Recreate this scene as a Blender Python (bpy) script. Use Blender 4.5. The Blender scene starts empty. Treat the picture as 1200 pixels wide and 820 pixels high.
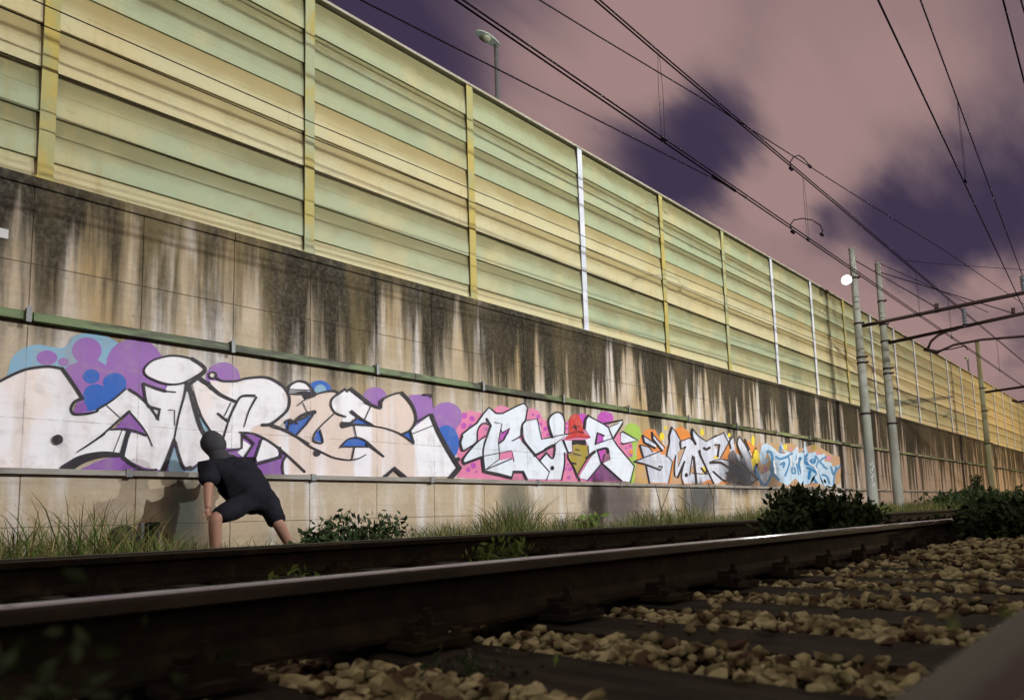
import bpy, bmesh, math, random
import numpy as np
from mathutils import Vector, Matrix
from mathutils.geometry import tessellate_polygon
R_ = random.Random(7)
sc = bpy.context.scene
COL = sc.collection
PI = math.pi

# ------------------------------------------------------------ camera
# world: +Y along the track, +X away from the wall, Z up, origin at the lens (10 cm above rail head)
PX, PY, F = 726.0, 532.0, 769.0                       # principal point and focal length in photo pixels (1200x820)
def nrm(v):
    v = np.array(v, float); return v/np.linalg.norm(v)
_d = nrm((1389-PX, 582-PY, F)); _u = np.array((390-PX, -6850-PY, F), float); _u = nrm(_u-_u.dot(_d)*_d)
_l = nrm(np.cross(_d, _u)); _l = -_l if _l[0] > 0 else _l
RM = np.array([-_l, _d, _u])                          # rows: world axes in camera axes (x right, y down, z forward)
def ray(px, py): return RM @ np.array([px-PX, py-PY, F])
def at(px, py, lat):                                  # point seen at a photo pixel, on the plane x = -lat
    v = ray(px, py); v = v/-v[0]*lat; return Vector(v)
cam = bpy.data.objects.new('camera', bpy.data.cameras.new('camera')); COL.objects.link(cam)
cam.matrix_world = Matrix([[RM[i][0], -RM[i][1], -RM[i][2], 0] for i in range(3)]+[[0, 0, 0, 1]])
cd = cam.data; cd.sensor_width = 36; cd.lens = F/1200*36
cd.shift_x = (600-PX)/1200; cd.shift_y = (PY-410)/1200
cd.clip_start = 0.02; cd.clip_end = 3000
cd.dof.use_dof = True; cd.dof.focus_distance = 7.5; cd.dof.aperture_fstop = 3.6
sc.camera = cam
sc.view_settings.view_transform = 'Standard'; sc.view_settings.look = 'None'
sc.view_settings.exposure = 0.0; sc.view_settings.gamma = 1

# ------------------------------------------------------------ node helpers
class NT:
    def __init__(s, tree): s.t = tree; s.n = tree.nodes; s.l = tree.links
    def new(s, typ, **kw):
        nd = s.n.new(typ)
        for k, v in kw.items(): setattr(nd, k, v)
        return nd
    def put(s, sock, v):
        if isinstance(v, bpy.types.NodeSocket): s.l.new(v, sock)
        elif v is not None:
            if hasattr(sock, 'default_value') and sock.type == 'RGBA' and len(v) == 3: v = (*v, 1)
            sock.default_value = v
    def math(s, op, a, b=None, c=None, clamp=False):
        nd = s.new('ShaderNodeMath', operation=op, use_clamp=clamp); s.put(nd.inputs[0], a)
        if b is not None: s.put(nd.inputs[1], b)
        if c is not None: s.put(nd.inputs[2], c)
        return nd.outputs[0]
    def mix(s, f, a, b, mode='MIX'):
        nd = s.new('ShaderNodeMix', data_type='RGBA', blend_type=mode)
        s.put(nd.inputs[0], f); s.put(nd.inputs[6], a); s.put(nd.inputs[7], b); return nd.outputs[2]
    def ramp(s, v, lo, hi, a=0.0, b=1.0):
        nd = s.new('ShaderNodeMapRange', interpolation_type='SMOOTHSTEP'); s.put(nd.inputs[0], v)
        for i, x in enumerate((lo, hi, a, b)): s.put(nd.inputs[i+1], x)
        return nd.outputs[0]
    def noise(s, vec, scale=1, detail=4, rough=.55, dist=0):
        nd = s.new('ShaderNodeTexNoise'); s.put(nd.inputs['Vector'], vec)
        nd.inputs['Scale'].default_value = scale; nd.inputs['Detail'].default_value = detail
        nd.inputs['Roughness'].default_value = rough; nd.inputs['Distortion'].default_value = dist
        return nd.outputs[0]
    def scaled(s, vec, k, off=(0, 0, 0)):
        nd = s.new('ShaderNodeMapping'); s.put(nd.inputs[0], vec); nd.inputs[3].default_value = k; nd.inputs[1].default_value = off
        return nd.outputs[0]
    def pos(s): return s.new('ShaderNodeNewGeometry').outputs['Position']
    def obj(s): return s.new('ShaderNodeTexCoord').outputs['Object']
    def rnd(s): return s.new('ShaderNodeObjectInfo').outputs['Random']
    def sep(s, v):
        nd = s.new('ShaderNodeSeparateXYZ'); s.put(nd.inputs[0], v); return nd.outputs
def material(name, col=(.5, .5, .5), rough=.7, metal=0, spec=.3, fn=None):
    m = bpy.data.materials.new(name); m.use_nodes = True; t = NT(m.node_tree)
    b = t.n['Principled BSDF']; b.inputs['Base Color'].default_value = (*col, 1)
    b.inputs['Roughness'].default_value = rough; b.inputs['Metallic'].default_value = metal
    b.inputs['Specular IOR Level'].default_value = spec
    if fn: fn(t, b)
    return m
def bump(t, b, h, strength=.3, dist=.01):
    nd = t.new('ShaderNodeBump'); nd.inputs['Strength'].default_value = strength; nd.inputs['Distance'].default_value = dist
    t.put(nd.inputs['Height'], h); t.l.new(nd.outputs[0], b.inputs['Normal'])

# ------------------------------------------------------------ world: night sky with long-exposure clouds lit pink from below
wd = bpy.data.worlds.new('World'); sc.world = wd; wd.use_nodes = True
t = NT(wd.node_tree); bg = t.n['Background']
gen = t.new('ShaderNodeTexCoord').outputs['Generated']
sp = t.sep(gen)
# flatten the dome on a cloud layer, stretched along the wind
zz = t.math('MAXIMUM', t.math('ADD', sp[2], .18), .12)
comb = t.new('ShaderNodeCombineXYZ'); t.put(comb.inputs[0], t.math('DIVIDE', sp[0], zz)); t.put(comb.inputs[1], t.math('DIVIDE', sp[1], zz))
cl = t.scaled(comb.outputs[0], (1.25, .42, 1), (3.1, 1.7, 0))
n1 = t.noise(cl, 1.1, 3, .45); n2 = t.noise(cl, 3.6, 5, .55)
warp = t.new('ShaderNodeVectorMath', operation='MULTIPLY_ADD')
nw = t.new('ShaderNodeTexNoise'); t.put(nw.inputs['Vector'], cl); nw.inputs['Scale'].default_value = 2.2; nw.inputs['Detail'].default_value = 6
sub = t.new('ShaderNodeVectorMath', operation='SUBTRACT'); t.put(sub.inputs[0], nw.outputs[1]); sub.inputs[1].default_value = (.5, .5, .5)
t.put(warp.inputs[0], sub.outputs[0]); warp.inputs[1].default_value = (.42, .42, .42); t.put(warp.inputs[2], gen)
wdir = warp.outputs[0]
def blob(px, py, r0, r1):
    v = nrm(ray(px, py)); nd = t.new('ShaderNodeVectorMath', operation='DISTANCE'); t.put(nd.inputs[0], wdir); nd.inputs[1].default_value = tuple(v)
    return t.ramp(nd.outputs['Value'], r0, r1, 1, 0)
base = t.math('ADD', t.math('MULTIPLY', t.math('SUBTRACT', n1, .5), .9), .37)
base = t.math('ADD', base, t.math('MULTIPLY', t.math('SUBTRACT', n2, .5), .75))
for (px, py, r0, r1, k) in [(430, 40, .04, .32, .62), (800, 200, .03, .17, .72), (850, 130, .0, .14, .38), (1050, 270, .03, .18, .62), (1170, 260, .03, .17, .5), (740, 250, .0, .16, .42), (560, 130, .0, .12, .15),
                            (1200, 20, .0, .24, .22), (1195, 410, .0, .07, .25), (985, 300, .0, .1, .35)]:
    base = t.math('ADD', base, t.math('MULTIPLY', blob(px, py, r0, r1), k))
for (px, py, r0, r1, k) in [(690, 60, .05, .25, .25), (950, 80, .1, .42, .22), (960, 195, .03, .2, .42), (1080, 365, .03, .16, .62), (880, 265, .0, .10, .30), (1150, 420, .0, .08, .3)]:
    base = t.math('SUBTRACT', base, t.math('MULTIPLY', blob(px, py, r0, r1), k))
cr = t.new('ShaderNodeValToRGB'); t.put(cr.inputs[0], base); e = cr.color_ramp; e.interpolation = 'B_SPLINE'
e.elements[0].position = 0.0; e.elements[0].color = (.37, .240, .230, 1)
e.elements[1].position = 1.0; e.elements[1].color = (.042, .031, .068, 1)
for p, c in [(.28, (.305, .197, .195)), (.5, (.195, .132, .150)), (.72, (.088, .062, .095))]:
    q = e.elements.new(p); q.color = (*c, 1)
t.l.new(cr.outputs[0], bg.inputs[0]); bg.inputs[1].default_value = 1.0
# weak warm sun lamp, added to bring out the ballast relief
sun = bpy.data.lights.new('ballast_light', 'SUN'); sun.energy = .42; sun.angle = math.radians(3); sun.color = (1, .93, .7)
so = bpy.data.objects.new('ballast_light', sun); COL.objects.link(so)
so.rotation_euler = Vector((-.35, .45, -.62)).to_track_quat('-Z', 'Y').to_euler()

# ------------------------------------------------------------ object helpers
def tag(o, label=None, cat=None, group=None, kind=None):
    for k, v in (('label', label), ('category', cat), ('group', group), ('kind', kind)):
        if v: o[k] = v
    return o
def empty(name, loc=(0, 0, 0), label=None, cat=None, group=None):
    o = bpy.data.objects.new(name, None); o.empty_display_size = .1; COL.objects.link(o); o.location = loc
    return tag(o, label, cat, group)
def link(name, me, parent=None, loc=(0, 0, 0)):
    o = bpy.data.objects.new(name, me); COL.objects.link(o); o.location = loc
    if parent: o.parent = parent
    return o
class MB:
    def __init__(s): s.v = []; s.f = []; s.m = []
    def add(s, vs, fs, mi=0):
        b = len(s.v); s.v += [tuple(v) for v in vs]; s.f += [tuple(i+b for i in f) for f in fs]; s.m += [mi]*len(fs)
    def box(s, x0, x1, y0, y1, z0, z1, mi=0):
        s.add([(x, y, z) for x in (x0, x1) for y in (y0, y1) for z in (z0, z1)],
              [(0, 1, 3, 2), (4, 6, 7, 5), (0, 4, 5, 1), (2, 3, 7, 6), (0, 2, 6, 4), (1, 5, 7, 3)], mi)
    def tube(s, pts, r, n=8, mi=0, cap=True):
        pts = [Vector(p) for p in pts]; rs = r if isinstance(r, (list, tuple)) else [r]*len(pts)
        b = len(s.v); prev = None
        for i, p in enumerate(pts):
            d = (pts[min(i+1, len(pts)-1)]-pts[max(i-1, 0)]).normalized()
            a = prev if prev is not None else (Vector((0, 0, 1)) if abs(d.z) < .9 else Vector((1, 0, 0)))
            a = (a-d*a.dot(d)).normalized(); prev = a; c = d.cross(a)
            for k in range(n):
                th = 2*PI*k/n; s.v.append(tuple(p+(a*math.cos(th)+c*math.sin(th))*rs[i]))
        for i in range(len(pts)-1):
            for k in range(n):
                s.f.append((b+i*n+k, b+i*n+(k+1) % n, b+(i+1)*n+(k+1) % n, b+(i+1)*n+k)); s.m.append(mi)
        if cap:
            s.f.append(tuple(b+k for k in range(n))[::-1]); s.m.append(mi)
            e0 = b+(len(pts)-1)*n; s.f.append(tuple(e0+k for k in range(n))); s.m.append(mi)
    def prism(s, prof, y0, y1, mi=0, mis=None):          # (x,z) profile extruded along y
        n = len(prof); b = len(s.v)
        s.v += [(x, y0, z) for x, z in prof]+[(x, y1, z) for x, z in prof]
        for i in range(n):
            j = (i+1) % n; s.f.append((b+i, b+j, b+n+j, b+n+i)); s.m.append(mis[i] if mis else mi)
        s.f.append(tuple(range(b+n-1, b-1, -1))); s.m.append(mi); s.f.append(tuple(range(b+n, b+2*n))); s.m.append(mi)
    def mesh(s, name, mats, smooth=False):
        me = bpy.data.meshes.new(name); me.from_pydata(s.v, [], s.f); mats = mats if isinstance(mats, (list, tuple)) else [mats]
        for m in mats: me.materials.append(m)
        me.polygons.foreach_set('material_index', s.m)
        if smooth: me.polygons.foreach_set('use_smooth', [True]*len(s.f))
        me.update(); return me
    def build(s, name, mats, parent=None, loc=(0, 0, 0), smooth=False): return link(name, s.mesh(name, mats, smooth), parent, loc)
def copy_tree(o, parent=None):
    c = o.copy(); COL.objects.link(c); c.parent = parent
    for ch in [k for k in sc.objects if k.parent == o]: copy_tree(ch, c)
    return c
def raw_mesh(name, v, f, mats, mi=None):                # numpy triangles/quads
    me = bpy.data.meshes.new(name); v = np.asarray(v, np.float32); f = np.asarray(f, np.int32); k = f.shape[1]
    me.vertices.add(len(v)); me.vertices.foreach_set('co', v.ravel())
    me.loops.add(f.size); me.loops.foreach_set('vertex_index', f.ravel())
    me.polygons.add(len(f)); me.polygons.foreach_set('loop_start', np.arange(0, f.size, k, dtype=np.int32))
    me.polygons.foreach_set('loop_total', np.full(len(f), k, np.int32))
    for m in mats: me.materials.append(m)
    if mi is not None: me.polygons.foreach_set('material_index', np.asarray(mi, np.int32))
    me.update(calc_edges=True); return me

# ------------------------------------------------------------ materials
WX = -8.0                                               # face of the concrete wall
def f_concrete(t, b):
    p = t.pos(); s = t.sep(p)
    fine = t.noise(p, 22, 6, .65); mid = t.noise(p, 2.3, 5, .6)
    a = t.noise(t.scaled(p, (0, 1.0, .08)), 1.5, 5, .62)            # broad streak columns
    c = t.noise(t.scaled(p, (0, 1.0, .05), (0, 9, 3)), 4.5, 5, .6)  # narrow streaks
    hgt = t.math('MULTIPLY', t.math('SUBTRACT', s[2], 2.45), t.ramp(s[1], 8, 20, .24, .10))
    v = t.math('ADD', t.math('ADD', t.math('MULTIPLY', a, 1.35), t.math('MULTIPLY', c, 1.05)), t.math('SUBTRACT', hgt, .20))
    v = t.math('ADD', t.math('ADD', v, t.math('MULTIPLY', mid, .16)), t.ramp(s[1], 14, 24, 0, .08))
    stain = t.math('MULTIPLY', t.ramp(v, t.ramp(s[1], 5, 10, .90, .97), t.ramp(s[1], 5, 10, 1.26, 1.14)), 1.0)
    top = t.ramp(t.math('ADD', s[2], t.math('MULTIPLY', c, .75)), 3.42, 3.86)
    stain = t.math('MAXIMUM', stain, top)
    # below the cable channel the black wash thins out
    low = t.math('MAXIMUM', t.ramp(s[2], 1.2, 2.3, .55, 1.0), t.ramp(s[1], 9, 18, 0, .95))
    stain = t.math('MULTIPLY', stain, low)
    stain = t.math('MULTIPLY', stain, t.ramp(fine, .25, .62, .90, 1.0))
    tan = t.mix(t.ramp(mid, .35, .68), (.46, .37, .245), (.56, .48, .37))
    pale = t.noise(t.scaled(p, (0, 1, .12), (0, 4, 8)), 2.4, 4, .6)
    tan = t.mix(t.ramp(pale, .50, .66), tan, (.70, .68, .66))
    ochre = t.noise(t.scaled(p, (0, 1, .16), (0, 21, 2)), 1.5, 3, .5)
    tan = t.mix(t.math('MULTIPLY', t.ramp(ochre, .54, .70), .75), tan, (.40, .27, .10))
    farr = t.ramp(s[1], 17, 24)                                      # concrete turns redder and darker farther along
    tan = t.mix(t.math('MULTIPLY', farr, .6), tan, (.34, .23, .19))
    tan = t.mix(t.math('MULTIPLY', t.ramp(fine, .35, .7), .25), tan, (.30, .24, .17))
    boards = t.noise(t.scaled(p, (0, .35, 14)), 1, 3, .6)
    tan = t.mix(t.math('MULTIPLY', t.ramp(boards, .45, .7), .22), tan, (.30, .24, .18))
    tan = t.mix(t.ramp(t.rnd(), 0, 1, 0, .18), tan, (.34, .29, .23))
    pits = t.ramp(t.noise(t.scaled(p, (1, 1, .8)), 34, 2, .5), .70, .76)
    dark = t.mix(mid, (.012, .010, .007), (.036, .031, .020))
    warmd = t.ramp(t.noise(t.scaled(p, (0, 1, .14), (0, 31, 7)), 1.3, 5, .65), .42, .66)
    dark = t.mix(t.math('MULTIPLY', t.math('MULTIPLY', warmd, t.ramp(s[1], 3, 9, .95, .35)), 1.0), dark, (.150, .115, .055))
    spk = t.ramp(t.noise(t.scaled(p, (1, 1, .55)), 17, 6, .75), .50, .66)
    dark = t.mix(t.math('MULTIPLY', spk, .35), dark, (.16, .14, .10))
    pw = t.ramp(t.noise(t.scaled(p, (0, 1, .09), (0, 55, 1)), 2.0, 4, .6), .60, .72)
    stain = t.math('MULTIPLY', stain, t.math('SUBTRACT', 1, t.math('MULTIPLY', pw, t.ramp(s[2], 3.1, 3.4, .75, .1))))
    tan = t.mix(t.math('MULTIPLY', pw, .6), tan, (.72, .70, .68))
    col = t.mix(stain, tan, dark); col = t.mix(t.math('MULTIPLY', pits, .8), col, (.02, .017, .012))
    base = t.ramp(s[2], -.05, .35, .45, 0)                           # splash dirt on the foot of the wall
    col = t.mix(t.math('MULTIPLY', base, t.ramp(mid, .3, .6)), col, (.10, .085, .045))
    t.put(b.inputs['Base Color'], col)
    bump(t, b, t.math('ADD', t.math('ADD', fine, t.math('MULTIPLY', boards, .7)), t.math('MULTIPLY', pits, -1.5)), 0.3, .005)
M_con = material('stained concrete', rough=.9, spec=.15, fn=f_concrete)
M_joint = material('joint dirt', (.20, .17, .125), .95, spec=.1)

def f_slat(colour, dirt):  # dirt: one brown for grime and painted shade under each lip
    def fn(t, b):
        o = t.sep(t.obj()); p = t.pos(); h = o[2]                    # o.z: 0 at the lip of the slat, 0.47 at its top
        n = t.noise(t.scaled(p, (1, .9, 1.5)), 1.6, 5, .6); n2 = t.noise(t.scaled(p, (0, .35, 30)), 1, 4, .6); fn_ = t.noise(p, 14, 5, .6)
        edge = t.ramp(t.math('ADD', h, t.math('MULTIPLY', t.math('SUBTRACT', n, .5), .34)), .09, .40)  # top of slat darkens: grime and the shade below the upper lip, painted in
        drip = t.ramp(t.noise(t.scaled(p, (0, 1, .06), (0, 3, 0)), 2.6, 4, .65), .58, .76)
        rust = t.ramp(t.noise(t.scaled(p, (0, 1, .5), (0, 13, 5)), 1.15, 4, .6), .47, .68)
        c = t.mix(t.math('MULTIPLY', n2, .35), colour, tuple(k*.80 for k in colour))
        c = t.mix(t.ramp(t.rnd(), 0, 1, 0, .25), c, (.50, .46, .26))
        c = t.mix(t.math('MULTIPLY', rust, .40), c, (.60, .46, .21))
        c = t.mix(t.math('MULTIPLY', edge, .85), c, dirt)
        blot = t.ramp(t.noise(t.scaled(p, (0, 1, .7), (0, 41, 9)), 2.1, 6, .7), .56, .72)
        c = t.mix(t.math('MULTIPLY', blot, .45), c, (.30, .25, .10))
        c = t.mix(t.math('MULTIPLY', drip, .50), c, (.34, .26, .09))
        c = t.mix(t.math('MULTIPLY', t.ramp(fn_, .5, .8), .25), c, (.25, .22, .10))
        scr = t.ramp(t.noise(t.scaled(p, (0, .25, 60), (0, 7, 0)), 1, 2, .5), .66, .72)
        c = t.mix(t.math('MULTIPLY', scr, .35), c, (.28, .20, .10))
        c = t.mix(t.ramp(t.sep(p)[1], 16, 46, 0, .5), c, (.44, .33, .16))
        t.put(b.inputs['Base Color'], c)
        bump(t, b, t.math('ADD', n2, fn_), .12, .004)
    return fn
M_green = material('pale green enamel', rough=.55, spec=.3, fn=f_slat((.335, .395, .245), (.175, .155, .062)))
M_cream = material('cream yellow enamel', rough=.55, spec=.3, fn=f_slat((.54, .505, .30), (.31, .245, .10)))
M_cap = material('fence cap paint', rough=.5, fn=lambda t, b: t.put(b.inputs['Base Color'], t.mix(t.noise(t.pos(), 3), (.50, .47, .42), (.26, .23, .14))))
def f_post(c1, c2):
    def fn(t, b):
        n = t.noise(t.scaled(t.pos(), (1, 1, .5)), 4, 4, .6); n2 = t.noise(t.pos(), 30, 3)
        c = t.mix(t.ramp(n, .4, .62), c1, c2); t.put(b.inputs['Base Color'], t.mix(t.math('MULTIPLY', n2, .3), c, (.25, .2, .1)))
    return fn
M_post = {'yellow': material('yellow stained post', rough=.6, fn=f_post((.47, .37, .085), (.36, .36, .16))),
          'green': material('green stained post', rough=.6, fn=f_post((.36, .40, .24), (.42, .36, .10))),
          'white': material('galvanised white post', rough=.45, fn=f_post((.74, .78, .86), (.60, .66, .74))),
          'grey': material('grey green post', rough=.5, fn=f_post((.36, .42, .34), (.45, .48, .42)))}
M_channel = material('green channel paint', rough=.5, fn=lambda t, b: t.put(b.inputs['Base Color'], t.mix(t.ramp(t.noise(t.scaled(t.pos(), (1, .6, 3)), 2.2, 5, .65), .38, .62), (.13, .185, .075), (.035, .035, .018))))
M_whiterail = material('weathered grey rail', rough=.55, fn=lambda t, b: t.put(b.inputs['Base Color'], t.mix(t.ramp(t.noise(t.scaled(t.pos(), (1, 1, 3)), 1.7, 5, .65), .35, .65), (.29, .28, .25), (.17, .15, .12))))
M_galv = material('galvanised steel', (.20, .21, .21), .55, .3)
M_black = material('black iron', (.012, .012, .012), .6)
def f_ground(t, b):
    p = t.pos(); n = t.noise(p, 1.2, 6, .6); n2 = t.noise(p, 30, 5, .7)
    c = t.mix(t.ramp(n, .35, .65), (.022, .019, .012), (.014, .016, .007)); c = t.mix(t.ramp(n2, .5, .8), c, (.08, .07, .045))
    t.put(b.inputs['Base Color'], c); bump(t, b, n2, .8, .02)
M_ground = material('dark earth', rough=.95, spec=.1, fn=f_ground)
def f_stone(t, b):
    o = t.rnd(); p = t.pos(); n = t.noise(p, 60, 5, .65); v = t.noise(p, 13, 1)
    c = t.mix(t.ramp(v, .36, .64), (.16, .145, .072), (.42, .395, .225)); c = t.mix(t.ramp(t.noise(p, 17, 0), .56, .64), c, (.075, .050, .030))
    c = t.mix(t.math('MULTIPLY', t.ramp(n, .45, .75), .5), c, (.08, .065, .035))
    t.put(b.inputs['Base Color'], c); bump(t, b, n, .5, .006)
M_stone = material('limestone ballast', rough=.9, spec=.12, fn=f_stone)
M_tie = material('oily sleeper', rough=.85, spec=.12, fn=lambda t, b: (t.put(b.inputs['Base Color'], t.mix(t.ramp(t.noise(t.scaled(t.pos(), (1, 7, 7)), 3, 5, .65), .35, .7), (.014, .012, .009), (.036, .031, .022))), bump(t, b, t.noise(t.scaled(t.pos(), (1, 10, 10)), 6, 5, .6), .5, .01))[0])
M_rust = material('rusty rail steel', rough=.8, spec=.15, fn=lambda t, b: (t.put(b.inputs['Base Color'], t.mix(t.ramp(t.noise(t.pos(), 9, 6, .65), .35, .7), (.010, .0075, .005), (.026, .019, .010))), bump(t, b, t.noise(t.pos(), 40, 4), .4, .004))[0])
M_head = material('rail head side', rough=.6, spec=.3, fn=lambda t, b: t.put(b.inputs['Base Color'], t.mix(t.ramp(t.noise(t.scaled(t.pos(), (1, .7, 2)), 5, 6, .65), .35, .7), (.016, .013, .008), (.040, .033, .021))))
def f_shine(t, b):
    n = t.noise(t.scaled(t.pos(), (6, .6, 1)), 3, 5, .6); t.put(b.inputs['Base Color'], t.mix(n, (.42, .44, .50), (.66, .70, .78)))
    t.put(b.inputs['Roughness'], t.ramp(n, .3, .7, .22, .40)); bump(t, b, t.noise(t.scaled(t.pos(), (40, 1, 1)), 2, 3), .05, .002)
M_shine = material('polished rail top', rough=.3, metal=1, fn=f_shine)
M_dullhead = material('dull rail top', (.062, .060, .046), .75, 0, spec=.12)
M_halfworn = material('half worn rail top', (.05, .05, .04), .6, spec=.15, fn=lambda t, b: t.put(b.inputs['Base Color'], t.mix(t.ramp(t.math('ADD', t.sep(t.pos())[0], t.math('MULTIPLY', t.noise(t.pos(), 30, 4), .012)), -.098, -.080), (.075, .080, .062), (.034, .022, .022))))
M_mast = material('concrete mast', rough=.85, spec=.15, fn=lambda t, b: t.put(b.inputs['Base Color'], t.mix(t.ramp(t.noise(t.scaled(t.pos(), (1, 1, .35)), 2.6, 5, .6), .3, .7), (.30, .31, .27), (.19, .19, .155))))
M_mastgreen = material('yellowish concrete mast', rough=.85, spec=.15, fn=lambda t, b: t.put(b.inputs['Base Color'], t.mix(t.ramp(t.noise(t.scaled(t.pos(), (1, 1, .35)), 2.6, 5, .6), .3, .7), (.30, .31, .20), (.24, .22, .11))))  # mast concrete in a yellower tone
M_beam = material('brown portal steel', (.030, .018, .016), .8, 0, spec=.1)
M_wire = material('overhead copper wire', (.012, .009, .012), .9, 0, spec=0)
M_insul = material('glazed insulator', (.10, .11, .12), .3)
def f_leaf(c1, c2):
    def fn(t, b):
        t.put(b.inputs['Base Color'], t.mix(t.noise(t.pos(), 5, 3), c1, c2))
        b.inputs['Subsurface Weight'].default_value = 0
    return fn
M_dummy = None
M_grass = [material('green grass', rough=.7, spec=.2, fn=f_leaf((.036, .066, .012), (.090, .125, .026))),
           material('olive grass', rough=.7, spec=.2, fn=f_leaf((.065, .070, .018), (.125, .120, .036))),
           material('dry straw', rough=.8, spec=.1, fn=f_leaf((.15, .12, .05), (.25, .20, .085)))]
M_leaf = material('dark shrub leaf', rough=.6, spec=.25, fn=f_leaf((.012, .026, .007), (.032, .058, .014)))
M_leaf2 = material('fresh weed leaf', rough=.6, spec=.25, fn=f_leaf((.055, .10, .016), (.13, .19, .035)))
M_stem = material('twig', (.07, .05, .025), .8)
M_asph = material('asphalt', (.05, .05, .05), .9)

# ------------------------------------------------------------ setting: ground, ballast beds, upper road
m = MB(); N = 60
def gz(x, y): return -.40-.05*math.sin(x*.9+y*.4)*0.5
g = MB(); g.add([(-8.25, -60, -.42), (1500, -60, -.42), (1500, 1500, -.42), (-8.25, 1500, -.42)], [(0, 1, 2, 3)])
g.build('ground', M_ground).__setitem__('kind', 'structure')
g = MB(); g.box(-400, -8.6, -60, 1500, 2.9, 3.42)
tag(g.build('upper_road', M_asph), kind='structure')
g = MB(); g.box(-8.6, -8.28, -60, 400, -.6, 3.42)
# trackside verge between the far track and the wall (gently bumpy)
vy = np.linspace(-6, 90, 240); vx = np.linspace(-8.05, -3.0, 26)
vv = [(x, y, -.36+.10*max(0, min(1, (-x-6.2)/1.2))*(.6+.4*math.sin(y*1.7))+R_.uniform(-.015, .015)) for y in vy for x in vx]
ff = [(j*26+i, j*26+i+1, (j+1)*26+i+1, (j+1)*26+i) for j in range(239) for i in range(25)]
tag(link('verge', raw_mesh('verge', vv, ff, [M_ground])), kind='structure')
# ballast bed of the near track
vy = np.linspace(-3, 30, 400); vx = np.linspace(-3.0, 1.6, 60)
vv = [(x, y, (-.365 if -2.4 < x < 1.0 else -.395)+R_.uniform(-.012, .012)) for y in vy for x in vx]
ff = [(j*60+i, j*60+i+1, (j+1)*60+i+1, (j+1)*60+i) for j in range(399) for i in range(59)]
BED = tag(link('ballast_bed', raw_mesh('ballast_bed', vv, ff, [M_ground])), kind='structure')

# ------------------------------------------------------------ retaining wall
wall = empty('retaining_wall', (WX, 0, 0), 'long concrete retaining wall with black streaks and graffiti below the louvred fence', 'wall')
WT = 3.53
m = MB(); m.box(-.55, -.010, -4, 170, -.7, 3.40); m.build('wall_core', M_joint, wall)
rows = [(-.6, .20), (.20, 1.20), (1.20, 2.67), (2.67, 3.43)]
PW = .87
def panel_mb(z0, z1, y0=0):
    m = MB(); g_ = .0015; b_ = .0035
    x1 = 0; ya, yb = y0+g_, y0+PW-g_; za, zb = z0+g_, z1-g_
    v = [(-.009, ya, za), (-.009, yb, za), (-.009, yb, zb), (-.009, ya, zb), (x1, ya+b_, za+b_), (x1, yb-b_, za+b_), (x1, yb-b_, zb-b_), (x1, ya+b_, zb-b_)]
    m.add(v, [(4, 5, 6, 7), (0, 1, 5, 4), (1, 2, 6, 5), (2, 3, 7, 6), (3, 0, 4, 7)]); return m
pm = [panel_mb(a, b).mesh('panel', M_con) for a, b in rows]
Y0 = 1.84-5*PW
for k in range(75):
    for r in range(4): link('panel', pm[r], wall, (R_.uniform(-.0012, .0006), Y0+k*PW, 0))
rest = MB()
for k in range(75, 185):
    for a, b in rows:
        q = panel_mb(a, b, Y0+k*PW); rest.add(q.v, q.f)
tag(rest.build('panel_rows', M_con, wall), kind='stuff')
def copemesh(L):
    m = MB(); m.prism([(-.5, 3.43), (.018, 3.432), (.022, 3.445), (.020, 3.50), (.008, WT), (-.5, WT)], 0.004, L-.004); return m.mesh('coping', M_con)
cm = copemesh(PW*3)
for k in range(56): link('coping', cm, wall, (0, Y0+k*PW*3, 0))

# ------------------------------------------------------------ louvred noise fence on the wall
FT = 7.06; BAY = 2.538; SH = (FT-WT)/7.5
fence = empty('noise_barrier_fence', (WX, 0, WT), 'tall louvred noise barrier of pale green and cream slats on top of the wall', 'fence')
def slat(h, mat, full=True):
    m = MB()
    if full: prof = [(-.03, 0), (.036, 0), (.038, .012), (.031, h*.5), (.026, h*.5+.003), (.026, h*.5+.010), (.029, h*.5+.013), (.004, h+.012), (-.03, h+.012)]
    else: prof = [(-.03, 0), (.034, 0), (.034, .012), (.004, h+.012), (-.03, h+.012)]
    m.prism(prof, 0, BAY-.115); return m.mesh('slat', mat)
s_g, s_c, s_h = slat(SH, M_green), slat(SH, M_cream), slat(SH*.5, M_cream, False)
order = [s_g, s_g, s_g, s_c, s_c, s_g, s_g]                  # from the top down
POSTY = lambda k: 1.05+BAY*k
pcol = {-1: 'green', 0: 'yellow', 1: 'green', 2: 'yellow', 3: 'white', 4: 'yellow', 5: 'green', 6: 'white', 7: 'white', 8: 'yellow'}
def post_mesh(mat):
    m = MB(); L = FT-WT+.03
    m.box(.055, .067, -.06, .06, 0, L); m.box(-.06, .055, -.005, .005, 0, L); m.box(-.072, -.06, -.06, .06, 0, L)
    m.box(-.085, .085, -.10, .10, -.0, .018)
    for sy in (-1, 1):
        m.add([(.069, sy*.062, 0), (.069, sy*.098, 0), (.069, sy*.062, .055), (.063, sy*.062, 0), (.063, sy*.098, 0), (.063, sy*.062, .055)], [(0, 1, 2), (3, 5, 4), (0, 2, 5, 3), (1, 4, 5, 2), (0, 3, 4, 1)])
    return m.mesh('post', mat)
pms = {k: post_mesh(v) for k, v in M_post.items()}
m = MB(); m.prism([(-.09, 0), (.085, 0), (.085, .04), (.06, .055), (-.09, .055)], .004, BAY-.004); capm = m.mesh('cap_rail', M_cap)
FX = -.12
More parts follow.
